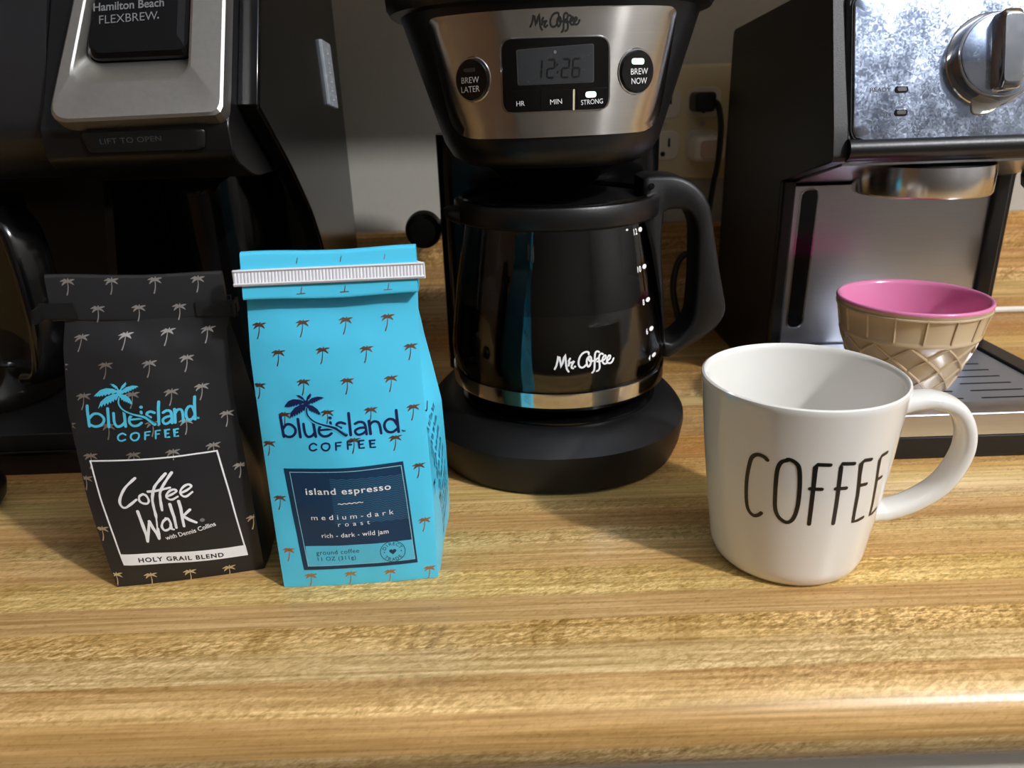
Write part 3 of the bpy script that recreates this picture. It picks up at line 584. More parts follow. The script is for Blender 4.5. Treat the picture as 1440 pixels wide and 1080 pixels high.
obj('worktop', V, F, WOOD, CT, uv=uv)
prof = [(.780, .0), (.780, .097), (.783, .100), (.7995, .100), (.7995, .0)]; vv = [.78, .877, .88, .8965, 1.0]
V, F, uv = strip_profile(prof, vv, -1.3, 1.7); F += [tuple(range(5)), tuple(range(5, 10))[::-1]]
bs = obj('trim_1', V, F, WOOD, None, uv=uv); bs['kind'] = 'structure'

CB = thing('base_cabinet', (.1, .27, -.92), 'white base cabinet just showing below the counter edge at bottom right', 'cabinet')
obj('carcass', *box(-1.14, 1.32, .268, .795, -.915, -.042), M_CAB, CB, smooth=0)
for k in range(5):
    x = -1.13+k*.49
    d = obj('drawer', *box(x, x+.475, .249, .2675, -.20, -.046), M_CAB, CB, bevel=.003)
    obj('knob', *lathe((x+.2375, 0), [(.006, 0), (.006, .008), (.014, .014), (.014, .02), (.006, .024)], 20), M_CHROME, d).data.transform(Matrix.Identity(4))
    kn = d.children[0]
    for v in kn.data.vertices:
        px, py, pz = v.co+ORG[kn.name]; v.co = Vector((px, 0.249-pz, -.12+py))-ORG[kn.name]
    obj('door', *box(x, x+.475, .249, .2675, -.86, -.21), M_CAB, CB, bevel=.003)

# ------------------------------------------------------------------ outlet on the wall
OP = thing('outlet_plate', (.20, .80, .197), 'cream outlet plate on the back wall between the two coffee machines', 'outlet')
obj('cover_plate', *box(.115, .285, .794, .7995, .143, .252), M_PLATE, OP, bevel=.003)
def receptacle(x, z):
    o = obj('receptacle', *prism(rounded([(x-.0165, z-.014), (x+.0165, z-.014), (x+.0165, z+.014), (x-.0165, z+.014)], .009), lambda a, b, w: (a, w, b), .7925, .796), M_WHITEPL, OP, bevel=.0008)
    for dx in (-.006, .006): obj('slot', *box(x+dx-.001, x+dx+.001, .7915, .7926, z-.001, z+.007), M_DARKHOLE, o, smooth=0)
    obj('slot', *prism(ellipse((x, z-.008), .0024, .0024, 12), lambda a, b, w: (a, w, b), .7915, .7926), M_DARKHOLE, o)
for x in (.160, .199):
    for z in (.217, .177): receptacle(x, z)
    obj('screw', *prism(ellipse((x, .197), .0028, .0028, 16), lambda a, b, w: (a, w, b), .7925, .7945), M_SILVER, OP)

PC = thing('power_cord', (.2, .76, .21), 'black power cord with a plug in the upper outlet, looping down behind the carafe handle', 'cord')
obj('plug', *box(.1835, .2035, .760, .7918, .2085, .2265), M_RUBBER, PC, bevel=.004, seg=3)
path = catmull([(.2010, .766, .2185), (.2045, .758, .213), (.2052, .748, .195), (.2045, .747, .165), (.2028, .755, .138), (.200, .760, .09), (.196, .745, .03), (.183, .725, .008), (.168, .705, .012),
                (.158, .698, .04), (.1555, .697, .060), (.160, .698, .080), (.170, .700, .085), (.1795, .702, .065), (.178, .703, .035), (.160, .695, .012), (.12, .68, .006), (.09, .67, .008)], 6)
obj('cable', *tube(path, .0030, 10), M_RUBBER, PC)
PA = thing('plug_adapter', (.2, .77, .177), 'small translucent white plug adapter in the lower outlet under the black plug', 'adapter')
obj('adapter_body', *box(.1835, .2125, .752, .7915, .163, .187), M_WHITEPL, PA, bevel=.005, seg=3)
obj('adapter_face', *prism(rounded([(.188, .167), (.208, .167), (.208, .183), (.188, .183)], .004), lambda a, b, w: (a, w, b), .7505, .7525), P('adapter_lens', (206, 178, 156), .2), PA)

# white lead along the foot of the backsplash
WL = obj('white_cord', *tube(catmull([(.36, .752, .0035), (.46, .755, .0035), (.51, .757, .004), (.56, .756, .0036), (.66, .750, .0035), (.8, .756, .0035)], 6), .0033, 10), M_WHITEPL)
tag(WL, 'thin white cord lying along the foot of the wooden backsplash, right of the espresso machine', 'cord')
# ------------------------------------------------------------------ coffee bags
PALM_LEAVES = [((0, 0), (-.24, .10), (-.52, .03), .085), ((0, 0), (-.24, -.06), (-.44, -.27), .085), ((0, 0), (-.10, .13), (-.24, .22), .06), ((0, 0), (.05, .14), (.07, .27), .06),
               ((0, 0), (.24, .11), (.52, .17), .085), ((0, 0), (.22, -.05), (.42, -.23), .085)]
def palm2(c, w, tilt=0):
    items = []
    ct, st = math.cos(tilt)*w, math.sin(tilt)*w
    def T(p): return (c[0]+p[0]*ct-p[1]*st, c[1]+p[0]*st+p[1]*ct)
    for a, b, d, wd in PALM_LEAVES:
        V, F = ribbon2([a, b, d], 1, True, taper=lambda t: .03+wd*1.5*math.sin(math.pi*min(1, t*.85+.12)), sub=3)
        items.append(([T(v) for v in V], F))
    V, F = ribbon2([(0, 0), (-.02, -.4), (-.1, -.75), (-.2, -1.0)], .07, True, taper=lambda t: .05+.05*t, sub=2)
    items.append(([T(v) for v in V], F))
    return merge(*items)

def pouch_mesh(b, nu=44, nsd=14, nv=64):
    rings = []
    for k in range(nv+1):
        z = b.H*(k/nv)
        if k == 0: z = .0002
        r = [b.front(b.W*i/nu, z) for i in range(nu)]
        r += [b.side(i/nsd, z, True) for i in range(nsd)]
        r += [b.back(1-i/nu, z) for i in range(nu)]
        r += [b.side(1-i/nsd, z, False) for i in range(nsd)]
        rings.append(r)
    return loft(rings)
def crumple(seed, amp):
    def f(a, z):
        v = mnoise.noise(Vector((a*34+seed, z*22, seed)))*.7+mnoise.noise(Vector((a*90+z*40, z*60-a*30, seed+3)))*.25
        fold = -abs(mnoise.noise(Vector((a*20+z*26, z*16-a*14, seed+9))))*.9
        edge = min(1, a/.012, .2+(.078-a)/.02)
        return amp*(v+fold)*max(.15, edge)*(1 if z > .02 else z/.02)
    return f
BLUE.noise = crumple(2.3, .0011)
BLACK.noise = crumple(7.1, .0015)

def flap(b, x0, x1, z0, z1, y0, y1, bend=0, drop=0):
    """the folded-over top: a soft flat roll in the bag's own frame"""
    rings = []
    for k in range(25):
        t = k/24; x = x0+(x1-x0)*t
        yo = bend*(2*t-1)**2
        sec = rounded([(y0, z0), (y1, z0), (y1*.75+y0*.25+.0005, z1), (y1*.45+y0*.55, z1)], .0016, 4)
        rings.append([b.world(x, q.x+yo, q.y+.0005*math.sin(7*t+1)-drop*t) for q in sec])
    return loft(rings)

def bag_common(root, b, mat):
    obj('pouch', *pouch_mesh(b), mat, root, smooth=50)

# the blue bag
BB = thing('coffee_bag', BLUE.world(.039, .025, 0), 'sky blue coffee bag with copper palm trees, a navy label and a white tin tie', 'bag', 'foil coffee bags with palm tree print')
bag_common(BB, BLUE, M_BLUE)
S = BLUE.front
FZ0, FZ1, FY0, FY1 = .1470, .1675, .0085, .022
fl = obj('folded_top', *flap(BLUE, .0002, .0785, FZ0, FZ1, FY0, FY1), M_BLUE, BB)
def FLAP(a, z):      # front face of the folded top, which leans back a little
    t = (z-FZ0)/(FZ1-FZ0); return BLUE.world(a, FY0+(FY1-FY0)*.45*t, z)
# tin tie: ribbed strip whose ends fold back round the flap
def tie_strip(b, SF, x0, x1, z0, z1, h=.0016):
    rows = [(z0, 0), (z0, h), (z0+.0007, h+.0006), (z0+.0013, h), (z1-.0013, h), (z1-.0007, h+.0006), (z1, h), (z1, 0)]
    n = int((x1-x0)/.0005); rings = []
    for i in range(n+1):
        x = x0+(x1-x0)*i/n; rib = .00028 if i % 3 == 0 else 0
        rings.append([on(SF, x, z, hh-(rib if 2 < j < 5 else 0)) for j, (z, hh) in enumerate(rows)])
    return loft(rings)
t_ = obj('tin_tie', *tie_strip(BLUE, FLAP, -.0030, .0818, .1535, .1605), M_TIE, BB, smooth=25, label='white ribbed tin tie strip')
for x, s in ((-.0030, -1), (.0818, 1)):
    obj('tie_end', *prism(rounded([(x-.0006, .011), (x+.0006, .011), (x+.0006-s*.010, .026), (x-.0006-s*.010, .026)], .0004), lambda a, q, w: BLUE.world(a, q, w), .1535, .1605), M_TIE, t_)
decal('palm_print', [palm2(p, .0060) for p in PALM_BL], S, .00012, M_COPPER, BB, clip=(.0004, .0776), label='copper foil palm trees')
pl = []
for x in (.006, .026, .0455, .065):
    pl.append(ribbon2([(x, .1495), (x+.0006, .152)], .0004)); pl.append(ribbon2([(x-.0018, .1493), (x+.0018, .1494)], .0004)); 
    pl.append(ribbon2([(x-.001, .1625), (x-.0004, .1645)], .0004))
decal('palm_print', pl, FLAP, .00012, M_COPPER, BB)
def logo(root, strokes, trunk, leaves, S, ink, gap, name='logo_print'):
    items = [ribbon2(p, w*.97, bool(s)) for s, w, p in strokes]
    decal(name, items, S, .00020, ink, root)
    decal('logo_gap', [ribbon2(trunk, .0022, True, taper=lambda t: .0013+.0013*t)], S, .00027, gap, root)
    g = [ribbon2(trunk, .001, True, taper=lambda t: .00072+.0019*max(0, t-.45))]
    g += [poly2(p) for p in leaves]
    decal('logo_palm', g, S, .00034, ink, root)
    tail = [Vector(p) for p in trunk[-3:]]
    decal('logo_gap', [ribbon2([tuple(p+Vector((.0004, .0004))) for p in tail], .00022)], S, .00040, gap, root)
logo(BB, LOGO_BL, TRUNK_BL, LEAVES_BL, S, M_NAVY, M_BLUE)
# label
lab = decal('label_panel', [poly2(BL_OUT)], S, .00018, M_LABEL, BB, label='navy printed label')
decal('label_foot', [poly2(BL_LOW)], S, .00026, M_CYAN, lab)
def inset(q, d):
    c = sum((Vector(p) for p in q), Vector((0, 0)))/len(q); return [tuple(c+(Vector(p)-c)*(1-d/(Vector(p)-c).length)) for p in q]
V, F = frame_strip(BL_IN, inset(BL_IN, .0005), S, .00032); obj('label_line', V, F, M_PALE, lab, solid=-1)
wv = []
for k in range(25):
    v = (k+.5)/25
    pts = []
    for i in range(57):
        u = i/56; p = quad_uv(BL_WAVE, u, v); pts.append((p.x, p.y+.00028*math.sin(u*math.pi*2*7.5)))
    wv.append(ribbon2(pts, .00030, False))
decal('label_waves', wv, S, .00024, M_WAVE, lab)
tx = [text_fit('island espresso', *T_ISLAND, .0035, .012, 1.12), text_fit('medium-dark', *T_MED, .0028, .0, 1.6), text_fit('roast', *T_ROAST, .0026, .0, 1.9), text_fit('rich - dark - wild jam', *T_RICH, .0026, .006, 1.08)]
sq = [(T_SQ[0][0]+(T_SQ[1][0]-T_SQ[0][0])*i/40, T_SQ[0][1]+(T_SQ[1][1]-T_SQ[0][1])*i/40+.00022*math.sin(i/40*math.pi*10)) for i in range(41)]
tx.append(ribbon2(sq, .0004, False))
decal('label_text', tx, S, .00032, M_INKW, lab)
tx = [text_fit('ground coffee', *T_GROUND, .0026, .004, 1.1), text_fit('11 OZ (311g)', *T_OZ, .0023, .004, 1.1)]
sc, sr = Vector(STAMP[0]), .0061
ring = [(sc.x+sr*math.cos(t*math.pi/24), sc.y+sr*.96*math.sin(t*math.pi/24)) for t in range(49)]
tx.append(ribbon2(ring, .00035, False))
def arc_text(word, c, r, a0, a1, cap, flip=False):
    out = []
    for i, ch in enumerate(word):
        a = R(a0+(a1-a0)*i/(len(word)-1)); V, F, x0, x1 = text2(ch, .01)
        mid = (x0+x1)/2; s = cap/CAP
        up = Vector((math.cos(a), math.sin(a)))*(-1 if flip else 1); ri = Vector((up.y, -up.x)); p0 = c+Vector((math.cos(a), math.sin(a)))*r-up*cap/2
        out.append(([tuple(p0+ri*(v[0]-mid)*s+up*v[1]*s) for v in V], F))
    return merge(*out)
tx.append(arc_text('DIRECT', sc, sr*.74, 150, 30, .0019)); tx.append(arc_text('TRADE', sc, sr*.74, 222, 318, .0019, True))
hp = [(16*math.sin(t)**3, 13*math.cos(t)-5*math.cos(2*t)-2*math.cos(3*t)-math.cos(4*t)) for t in [2*math.pi*i/28 for i in range(28)]]
tx.append(poly2([(sc.x+x*.00011, sc.y+y*.00011) for x, y in hp]))
for s in (-1, 1): tx.append(poly2([tuple(p) for p in ellipse((sc.x+s*sr*.68, sc.y), .00035, .00035, 10)]))
decal('label_text', tx, S, .00032, M_LABEL, lab)
# the print on the right side panel
SIDE = lambda a, z: BLUE.side(a/.05, z, True)
def scribble(p0, p1, h, seed):
    """a line of print too small to read: short strokes in word-like runs"""
    rd = random.Random(seed); p0, p1 = Vector(p0), Vector(p1); d = p1-p0; n = int(d.length/(h*.42)); e = d.normalized(); f = Vector((-e.y, e.x)); out = []
    gap = 0
    for i in range(n):
        if gap <= 0: gap = rd.randint(3, 8); continue
        gap -= 1; p = p0+e*(i*h*.42); q = p+f*h*rd.uniform(.6, 1.0)+e*h*rd.uniform(-.1, .2)
        out.append(ribbon2([tuple(p), tuple(q)], h*.2, False)); 
        if rd.random() < .6: out.append(ribbon2([tuple(q), tuple(q+e*h*.3)], h*.18, False))
    return merge(*out)
items = [text_fit('TRADE', (.010, .087), (.034, .101), .0050, .012), ribbon2([(.024, .079), (.028, .082), (.031, .080), (.035, .084)], .0008)]
items += [scribble((.005, .071+.002*k), (.016, .081+.002*k), .0024, k) for k in range(2)]
items += [scribble((.012+.001*i, .060-.0062*i), (.042, .080-.0062*i), .0026, 10+i) for i in range(5)]
items += [scribble((.018, .031-.0055*i), (.042, .046-.0055*i), .0022, 20+i) for i in range(4)]
items += [palm2((.006, .050), .0055), palm2((.017, .037), .0055)]
decal('side_print', items, SIDE, .00012, M_NAVY, BB, label='dark print on the right side panel')
decal('palm_print', [palm2((.008, .112), .006), palm2((.012, .129), .006), palm2((.014, .090), .006)], SIDE, .0002, M_COPPER, BB)

# the black bag
BK = thing('coffee_bag', BLACK.world(.037, .024, 0), 'black coffee bag with silver palm trees and a white-framed brush-lettered label', 'bag', 'foil coffee bags with palm tree print')
bag_common(BK, BLACK, M_BLACKBAG)
S = BLACK.front
KZ0, KZ1, KY0, KY1 = .1375, .1590, .0138, .021
obj('folded_top', *flap(BLACK, -.0042, .0735, KZ0, KZ1, KY0, KY1, .001, .0038), M_BLACKBAG, BK)
def KFLAP(a, z):
    t = (z-KZ0)/(KZ1-KZ0); q = 2*(a+.0042)/.0777-1
    return BLACK.world(a, KY0+(KY1-KY0)*.45*t+.001*q*q, z-.0038*(a+.0042)/.0777)
kt = obj('tin_tie', *prism([(-.0085, .0215), (.075, .0215), (.075, .0235), (-.0085, .0235)], lambda a, q, w: BLACK.world(a, q, w-.0038*max(0, a)/.0777), .1395, .1465), M_RUBBER, BK, label='black tin tie strip with both ends folded to the front')
obj('tie_end', *patch(rounded([(-.0085, .1395), (.0075, .1395), (.0065, .1465), (-.0085, .1465)], .0006), KFLAP, .0018, .0012), M_RUBBER, kt)
obj('tie_end', *patch(rounded([(.060, .1392), (.0785, .1380), (.0785, .1445), (.060, .1460)], .0006), KFLAP, .0018, .0012), M_RUBBER, kt)
for x, s in ((-.0085, 1), (.0775, -1)):
    obj('tie_end', *prism([(x-.0005, .0075), (x+.0005, .0075), (x+.0005, .0235), (x-.0005, .0235)], lambda a, q, w: BLACK.world(a, q, w-.0038*max(0, a)/.0777), .139, .1455), M_RUBBER, kt)
decal('palm_print', [palm2(p, .0062) for p in PALM_BK], S, .00012, M_FOIL, BK, clip=(.0004, .0728), label='silver foil palm trees')
decal('palm_print', [palm2((x, .1562), .0060) for x in (.0055, .0245, .0435, .0625)]+[palm2((x, .1435), .0060) for x in (.0165, .0345, .0525)], KFLAP, .00012, M_FOIL, BK)
logo(BK, LOGO_BK, TRUNK_BK, LEAVES_BK, S, M_CYAN, M_BLACKBAG)
kl = decal('label_panel', [poly2(BK_FRAME)], S, .00018, M_BLACKBAG, BK)
V, F = frame_strip(BK_FRAME, inset(BK_FRAME, .0011), S, .00026); obj('label_frame', V, F, M_INKW, kl, solid=-1, label='thin white frame')
decal('label_foot', [poly2(BK_BAND)], S, .00026, M_INKW, kl, label='white band with the blend name')
decal('label_text', [ribbon2(p, w*.96, bool(s), taper=lambda t, w=w: w*(.98+.16*math.sin(t*23)*math.sin(t*9)-.12*t)) for s, w, p in WALK[:-1]]+[text_fit('with Dennis Collins', *WITH, .0025, .012, 1.0)], S, .00030, M_INKW, kl)
decal('label_mark', [poly2([tuple(p) for p in ellipse(WALK[-1][2][0], .0011, .0010, 16)])], S, .00030, M_INKG, kl)
decal('label_text', [text_fit('HOLY GRAIL BLEND', *HOLY, .0026, .03, 1.2)], S, .00034, M_INKB, kl)

# ------------------------------------------------------------------ white mug
MG = thing('mug', (.1417, .3424, 0), 'white ceramic mug lettered COFFEE in thin black capitals, at the right front', 'mug')
c = (.1417, .3424)
out = [(.0, .0025), (.026, .0025), (.028, .0), (.0325, .0), (.0352, .0010), (.0372, .0035), (.0384, .0075), (.0388, .010), (.0412, .03), (.0446, .06), (.0477, .0955), (.0481, .0975), (.0478, .0988), (.0468, .0993), (.0456, .0986), (.0449, .096), (.0418, .06), (.0382, .03), (.036, .012), (.033, .0075), (.027, .0058), (.0, .0055)]
obj('cup', *lathe(c, [(max(r, .0002), z) for r, z in out], 96), M_CERAMIC, MG, smooth=50)
hz = R(-5)
def hpt(d, z): return (c[0]+d*math.cos(hz), c[1]+d*math.sin(hz), z)
path = catmull([hpt(.0452, .0830), hpt(.0480, .0833), hpt(.0540, .0848), hpt(.063, .0853), hpt(.0735, .0812), hpt(.0798, .0718), hpt(.0815, .0600), hpt(.0782, .0475), hpt(.0720, .0375), hpt(.0610, .0290), hpt(.0500, .0243), hpt(.0440, .0236), hpt(.0392, .0235)], 6)
n_ = len(path)
side_v = Vector((-math.sin(hz), math.cos(hz), 0))
rings = []
for i, p in enumerate(path):
    t = (path[min(i+1, n_-1)]-path[max(i-1, 0)]).normalized(); nn = side_v.cross(t)
    e = abs(2*i/(n_-1)-1)**6; a, b_ = .0076+.0008*e, .0041+.0012*e
    rings.append([p+side_v*a*(abs(math.cos(q))**.75)*(1 if math.cos(q) > 0 else -1)+nn*b_*(abs(math.sin(q))**.85)*(1 if math.sin(q) > 0 else -1) for q in [2*math.pi*k/20 for k in range(20)]])
obj('handle', *loft(rings), M_CERAMIC, MG, smooth=60)
decal('lettering', [ribbon2(p, .0019, bool(s)) for s, p in MUG_TEXT], MUG, .00012, M_MUGINK, MG, label='black COFFEE lettering')

# ------------------------------------------------------------------ ice cream cone bowl
BC = (.2695, .487)
BW = thing('dessert_bowl', (*BC, .0345), 'tan waffle-cone shaped bowl with a pink inside, standing on the espresso drip tray', 'bowl')
prof = [(.0002, .0365), (.022, .0365), (.024, .0345), (.0275, .0345), (.0300, .0362), (.0315, .0395), (.0385, .0575), (.0435, .0718), (.0448, .0728), (.0452, .0740), (.0448, .0752), (.0446, .0762), (.0468, .0880), (.0482, .0928), (.0490, .0945)]
obj('cone_shell', *lathe(BC, [(r*.968, z) for r, z in prof], 96, True, False), M_CONE, BW, smooth=50, label='tan waffle outside')
prof = [(.0490, .0945), (.0492, .0955), (.0488, .0964), (.0478, .0968), (.0466, .0962), (.0455, .0935), (.0425, .075), (.036, .055), (.027, .0425), (.014, .039), (.0002, .0385)]
obj('lining', *lathe(BC, [(r*.968, z) for r, z in prof], 96, False, True), M_PINK, BW, smooth=50, label='pink glazed inside and rim')
TB = [(.0395, .0315), (.0575, .0385), (.0718, .0435), (.0762, .0446), (.0880, .0468), (.0935, .0484)]
def bp_(a, z, h=0):
    r = lerp_tab(TB, z)*.968+h; return Vector((BC[0]+r*math.cos(a), BC[1]+r*math.sin(a), z))
parts = []
for k in range(16):
    a = 2*math.pi*(k+.3)/16; parts.append(tube([bp_(a, z, .0001) for z in (.0755, .080, .085, .0895, .0925)], .0009, 6))
parts.append(tube([bp_(2*math.pi*k/64, .0915, .0004) for k in range(65)], .0008, 6, False))
obj('band_ridges', *merge(*parts), M_CONE, BW)
parts = []
for k in range(12):
    for s in (1, -1):
        a0 = 2*math.pi*(k+.2)/12
        parts.append(tube([bp_(a0+s*t*1.05/9, .0722-(.0722-.0385)*t/9, .0002) for t in range(10)], .0010, 6))
obj('waffle_ridges', *merge(*parts), M_CONE, BW)
# ------------------------------------------------------------------ drip coffee maker (middle)
MC = thing('drip_coffee_maker', (.03, .50, 0), 'black drip coffee maker with a curved brushed steel control panel, in the middle', 'coffee maker')
cx, cy = MC_C
def sring(w, d, z, cyy=cy, n=2.4, m=80, back=None):
    out = []
    for k in range(m):
        t = 2*math.pi*k/m; co, si = math.cos(t), math.sin(t)
        x = w*abs(co)**(2/n)*(1 if co > 0 else -1); y = d*abs(si)**(2/n)*(1 if si > 0 else -1)
        if back is not None and y > 0: y = y/d*back
        out.append((cx+x, cyy+y, z))
    return out
base = [(.080, .084, 0), (.0835, .0875, .002), (.0868, .0893, .010), (.0888, .0908, .022), (.0885, .0905, .0265), (.0870, .0890, .0280), (.0800, .0815, .0340), (.0735, .075, .0380), (.070, .071, .0390)]
obj('base', *loft([sring(w, d, z, .4925, 2.15, back=.125) for w, d, z in base]), M_BLKMATT, MC, smooth=24)
obj('warming_plate', *lathe((.032, .487), [(.0655, .0390), (.0655, .0408), (.0635, .0420), (.0610, .0420), (.0600, .0412), (.0002, .0412)], 72, True, True), M_BLKGLOSS, MC)
# rear column holding the water tank
col = rounded([(-.049, .556), (.112, .556), (.112, .612), (-.049, .612)], .014)
obj('rear_column', *prism(col, lambda a, b, w: (a, b, w), .030, .205), M_BLKGLOSS, MC, smooth=40)
kn = obj('cord_knob', *lathe((0, 0), [(.0002, .0), (.010, .0008), (.0135, .004), (.0145, .009), (.0145, .016), (.011, .02), (.0002, .02)], 40), M_BLKSATIN, MC)
for v in kn.data.vertices:
    q = v.co+ORG[kn.name]; v.co = Vector((-.0655+q.x, .590+q.z, .1325+q.y))-ORG[kn.name]
obj('knob_arm', *tube([(-.064, .606, .1325), (-.052, .614, .1325), (-.040, .612, .1325)], .006, 12), M_BLKSATIN, kn)
def hd(z): return .092+.02*(.24-z)
rings = [sring(.044, .070, .1915, back=.07), sring(.0535, .082, .1925, back=.085), sring(.0605, .0895, .1965, back=.095), sring(mc_w(.204), hd(.204), .204, back=.10)]
rings += [sring(mc_w(z), hd(z), z, back=.10) for z in (.21, .22, .23, .24, .25, .26, .268, .2735)]
obj('head', *loft(rings), M_BLKSATIN, MC, smooth=40)
rings = [sring(.0885, .0935, .2722, back=.102), sring(.0925, .0975, .2732, back=.104), sring(.0945, .0985, .2765, back=.105), sring(.0950, .0985, .284, back=.105), sring(.0930, .097, .290, back=.104), sring(.086, .090, .298, back=.098), sring(.070, .074, .305, back=.08), sring(.03, .03, .3075, back=.05)]
obj('lid', *loft(rings), M_BLKSATIN, MC, smooth=40)
obj('brew_basket', *lathe((.030, .492), [(.024, .1765), (.026, .1765), (.030, .181), (.046, .1925), (.046, .195), (.02, .195)], 56), M_BLKGLOSS, MC)
# control panel
PO = rounded(MC_PANEL, [.006, .006, .013, .013], 6)
pan = obj('control_panel', *patch(PO, HEAD, .0010, .0014, .004, 10, .0003), M_STEEL, MC, smooth=40, label='brushed steel control panel')
decal('panel_print', [ribbon2(p, .00098, bool(s)) for s, p in SCRIPT_PANEL], HEAD, .0012, M_INKB, pan)
BLKQ = rounded(MC_BLACK, .0058, 6)
big = rounded(inset(MC_BLACK, -.0011), .0064, 6)
obj('display_trim', *patch(big, HEAD, .0016, .0008, .004, 6, .0003), M_CHROME, pan)
obj('display_panel', *patch(BLKQ, HEAD, .0019, .0006, .004, 8, .0002), M_BLKGLOSS, pan)
obj('display_frame', *patch(rounded(inset(MC_WIN, -.0006), .0010), HEAD, .00205, .0005, .004, 6), M_INKDG, pan)
obj('display_window', *patch(rounded(MC_WIN, .0008), HEAD, .00215, .0004, .004, 8), M_LCD, pan)
SEG = {'1': 'bc', '2': 'abged', '6': 'afgedc'}
def digit(ch, x, y, w, h, g=.0003):
    s = {'a': ((0, h), (w, h)), 'b': ((w, h), (w, h/2)), 'c': ((w, h/2), (w, 0)), 'd': ((0, 0), (w, 0)), 'e': ((0, 0), (0, h/2)), 'f': ((0, h/2), (0, h)), 'g': ((0, h/2), (w, h/2))}
    out = []
    for q in SEG[ch]:
        (a, b), (c_, d) = s[q]; dx, dy = c_-a, d-b; l = math.hypot(dx, dy)
        a, b, c_, d = a+dx/l*g*2, b+dy/l*g*2, c_-dx/l*g*2, d-dy/l*g*2
        sl = .08
        out.append(ribbon2([(x+a+sl*b, y+b), (x+c_+sl*d, y+d)], .0008, False))
    return merge(*out)
(dx0, dz0), (dx1, _), dot, sl0, sl1, (_, dz1) = [tuple(p) for p in MC_DIG[:6]]
hh = (dz1-dz0)*.95; bz = dz0; st = (dx1-dx0)/4.35
dg_ = [digit('1', dx0-st*.55, bz, st*.72, hh), digit('2', dx0+st*.75, bz, st*.72, hh), digit('2', dx0+st*2.25, bz, st*.72, hh), digit('6', dx0+st*3.35, bz, st*.72, hh)]
dg_ += [poly2(ellipse((dx0+st*1.86, bz+hh*f), .0005, .0005, 10)) for f in (.3, .7)]
decal('display_digits', dg_, HEAD, .00225, M_LCDINK, pan)
decal('display_dot', [poly2(ellipse(dot, .0007, .0008, 14))], HEAD, .00225, M_INKG, pan)
def keyline(p, q, w): return ribbon2([p, q], w, False)
tl, tr, br, bl = [Vector(p) for p in MC_BLACK]
m0 = tl*.31+bl*.69; m1 = tr*.31+br*.69
def cell(u0, u1):
    a, b = m0+(m1-m0)*u0, m0+(m1-m0)*u1; c_, d = bl+(br-bl)*u1, bl+(br-bl)*u0
    return [a, b, c_, d]
for u0, u1 in ((.015, .335), (.345, .665), (.69, .985)):
    obj('key', *patch(rounded(inset([tuple(p) for p in cell(u0, u1)], .0004), [.0005, .0005, .003 if u1 > .9 else .0005, .003 if u0 < .1 else .0005]), HEAD, .0022, .0006, .004, 6, .0002), M_BLKGLOSS, pan)
decal('key_divider', [keyline(tuple(sl0), tuple(sl1), .0009)], HEAD, .0023, M_PLATE, pan)
for i, q in enumerate(MC_BTN):
    c0, ex, ey = [Vector(p) for p in q]; rx, ry = (ex-c0).length*.98, (ey-c0).length*1.02
    obj('button_ring', *patch(ellipse(c0, rx*1.12, ry*1.10, 36), HEAD, .0015, .0009, .004, 5, .0003), M_CHROME, pan)
    bt = obj('brew_button', *patch(ellipse(c0, rx, ry, 36), HEAD, .0028, .0020, .004, 6, .0005), M_BLKGLOSS, pan, label='oval brew now button with lit lamp' if i else 'oval brew later button')
for i, p in enumerate(MC_LED):
    x, z = p; w, h_ = ((.0032, .0014), (.0026, .0014), (.0028, .0009))[i]
    obj('indicator', *patch(rounded([(x-w, z-h_), (x+w, z-h_), (x+w, z+h_), (x-w, z+h_)], h_*.9), HEAD, .0031 if i != 1 else .0026, .0006, .002, 4), M_LEDOFF if i == 2 else M_LED, pan, label=('lit brew now lamp', 'lit strong lamp', 'unlit brew later lamp')[i])
caps = (.0030, .0030, .0030, .0030, .0025, .0025, .0024)
for grp, h_ in (((0, 1, 2, 3), .0030), ((4, 5, 6), .0024)):
    decal('panel_text', [text_fit(('BREW', 'LATER', 'BREW', 'NOW', 'HR', 'MIN', 'STRONG')[i], *MC_TXT[i], caps[i]) for i in grp], HEAD, h_, M_INKW, pan)

# glass carafe on its warming plate
CF = thing('carafe', (.032, .487, .0425), 'glass carafe of dark coffee with black handle and steel band, on the middle coffee maker', 'carafe')
gc = (.032, .487)
gp = [(.0002, .0440), (.046, .0440), (.051, .0442)]+[(r, z) for z, r in GLASS.tab[1:]]+[(.0590, .1675)]
obj('glass_body', *lathe(gc, gp, 96, False, False), M_GLASS, CF, smooth=60)
lv = .1085
cp = [(.0002, .0450), (.044, .0450)]+[(r-.0016, z) for z, r in GLASS.tab[1:] if z < lv]+[(lerp_tab(GLASS.tab, lv)-.0016, lv), (.0002, lv)]
obj('coffee', *lathe(gc, cp, 80, False, False), M_COFFEE, CF, smooth=40, label='dark coffee filling the lower half')
def gr(z, h): return lerp_tab(GLASS.tab, z)+h
bd = [(.0695, .0530), (.0708, .0532), (.0709, .0580), (.0708, .0622), (.0698, .0624)]
obj('steel_band', *lathe(gc, bd, 96, False, False), M_CHROME, CF, label='polished steel band')
lid = [(.0600, .1585), (.0622, .1570), (.0640, .1585), (.0646, .1610), (.0646, .1690), (.0638, .1702), (.0605, .1708), (.0590, .1690), (.050, .1690), (.040, .1720), (.020, .1735), (.0002, .1735)]
ld = obj('carafe_lid', *lathe(gc, lid, 80, False, True), M_BLKSATIN, CF)
obj('lid_rim', *lathe(gc, [(.0585, .1690), (.0612, .1700), (.0618, .1712), (.0608, .1722), (.0590, .1718), (.058, .170)], 72, False, False), M_BLKGLOSS, ld)
sp = [(gc[0]-.060, .476, .1615), (gc[0]-.066, .473, .163), (gc[0]-.0705, .472, .1645)]
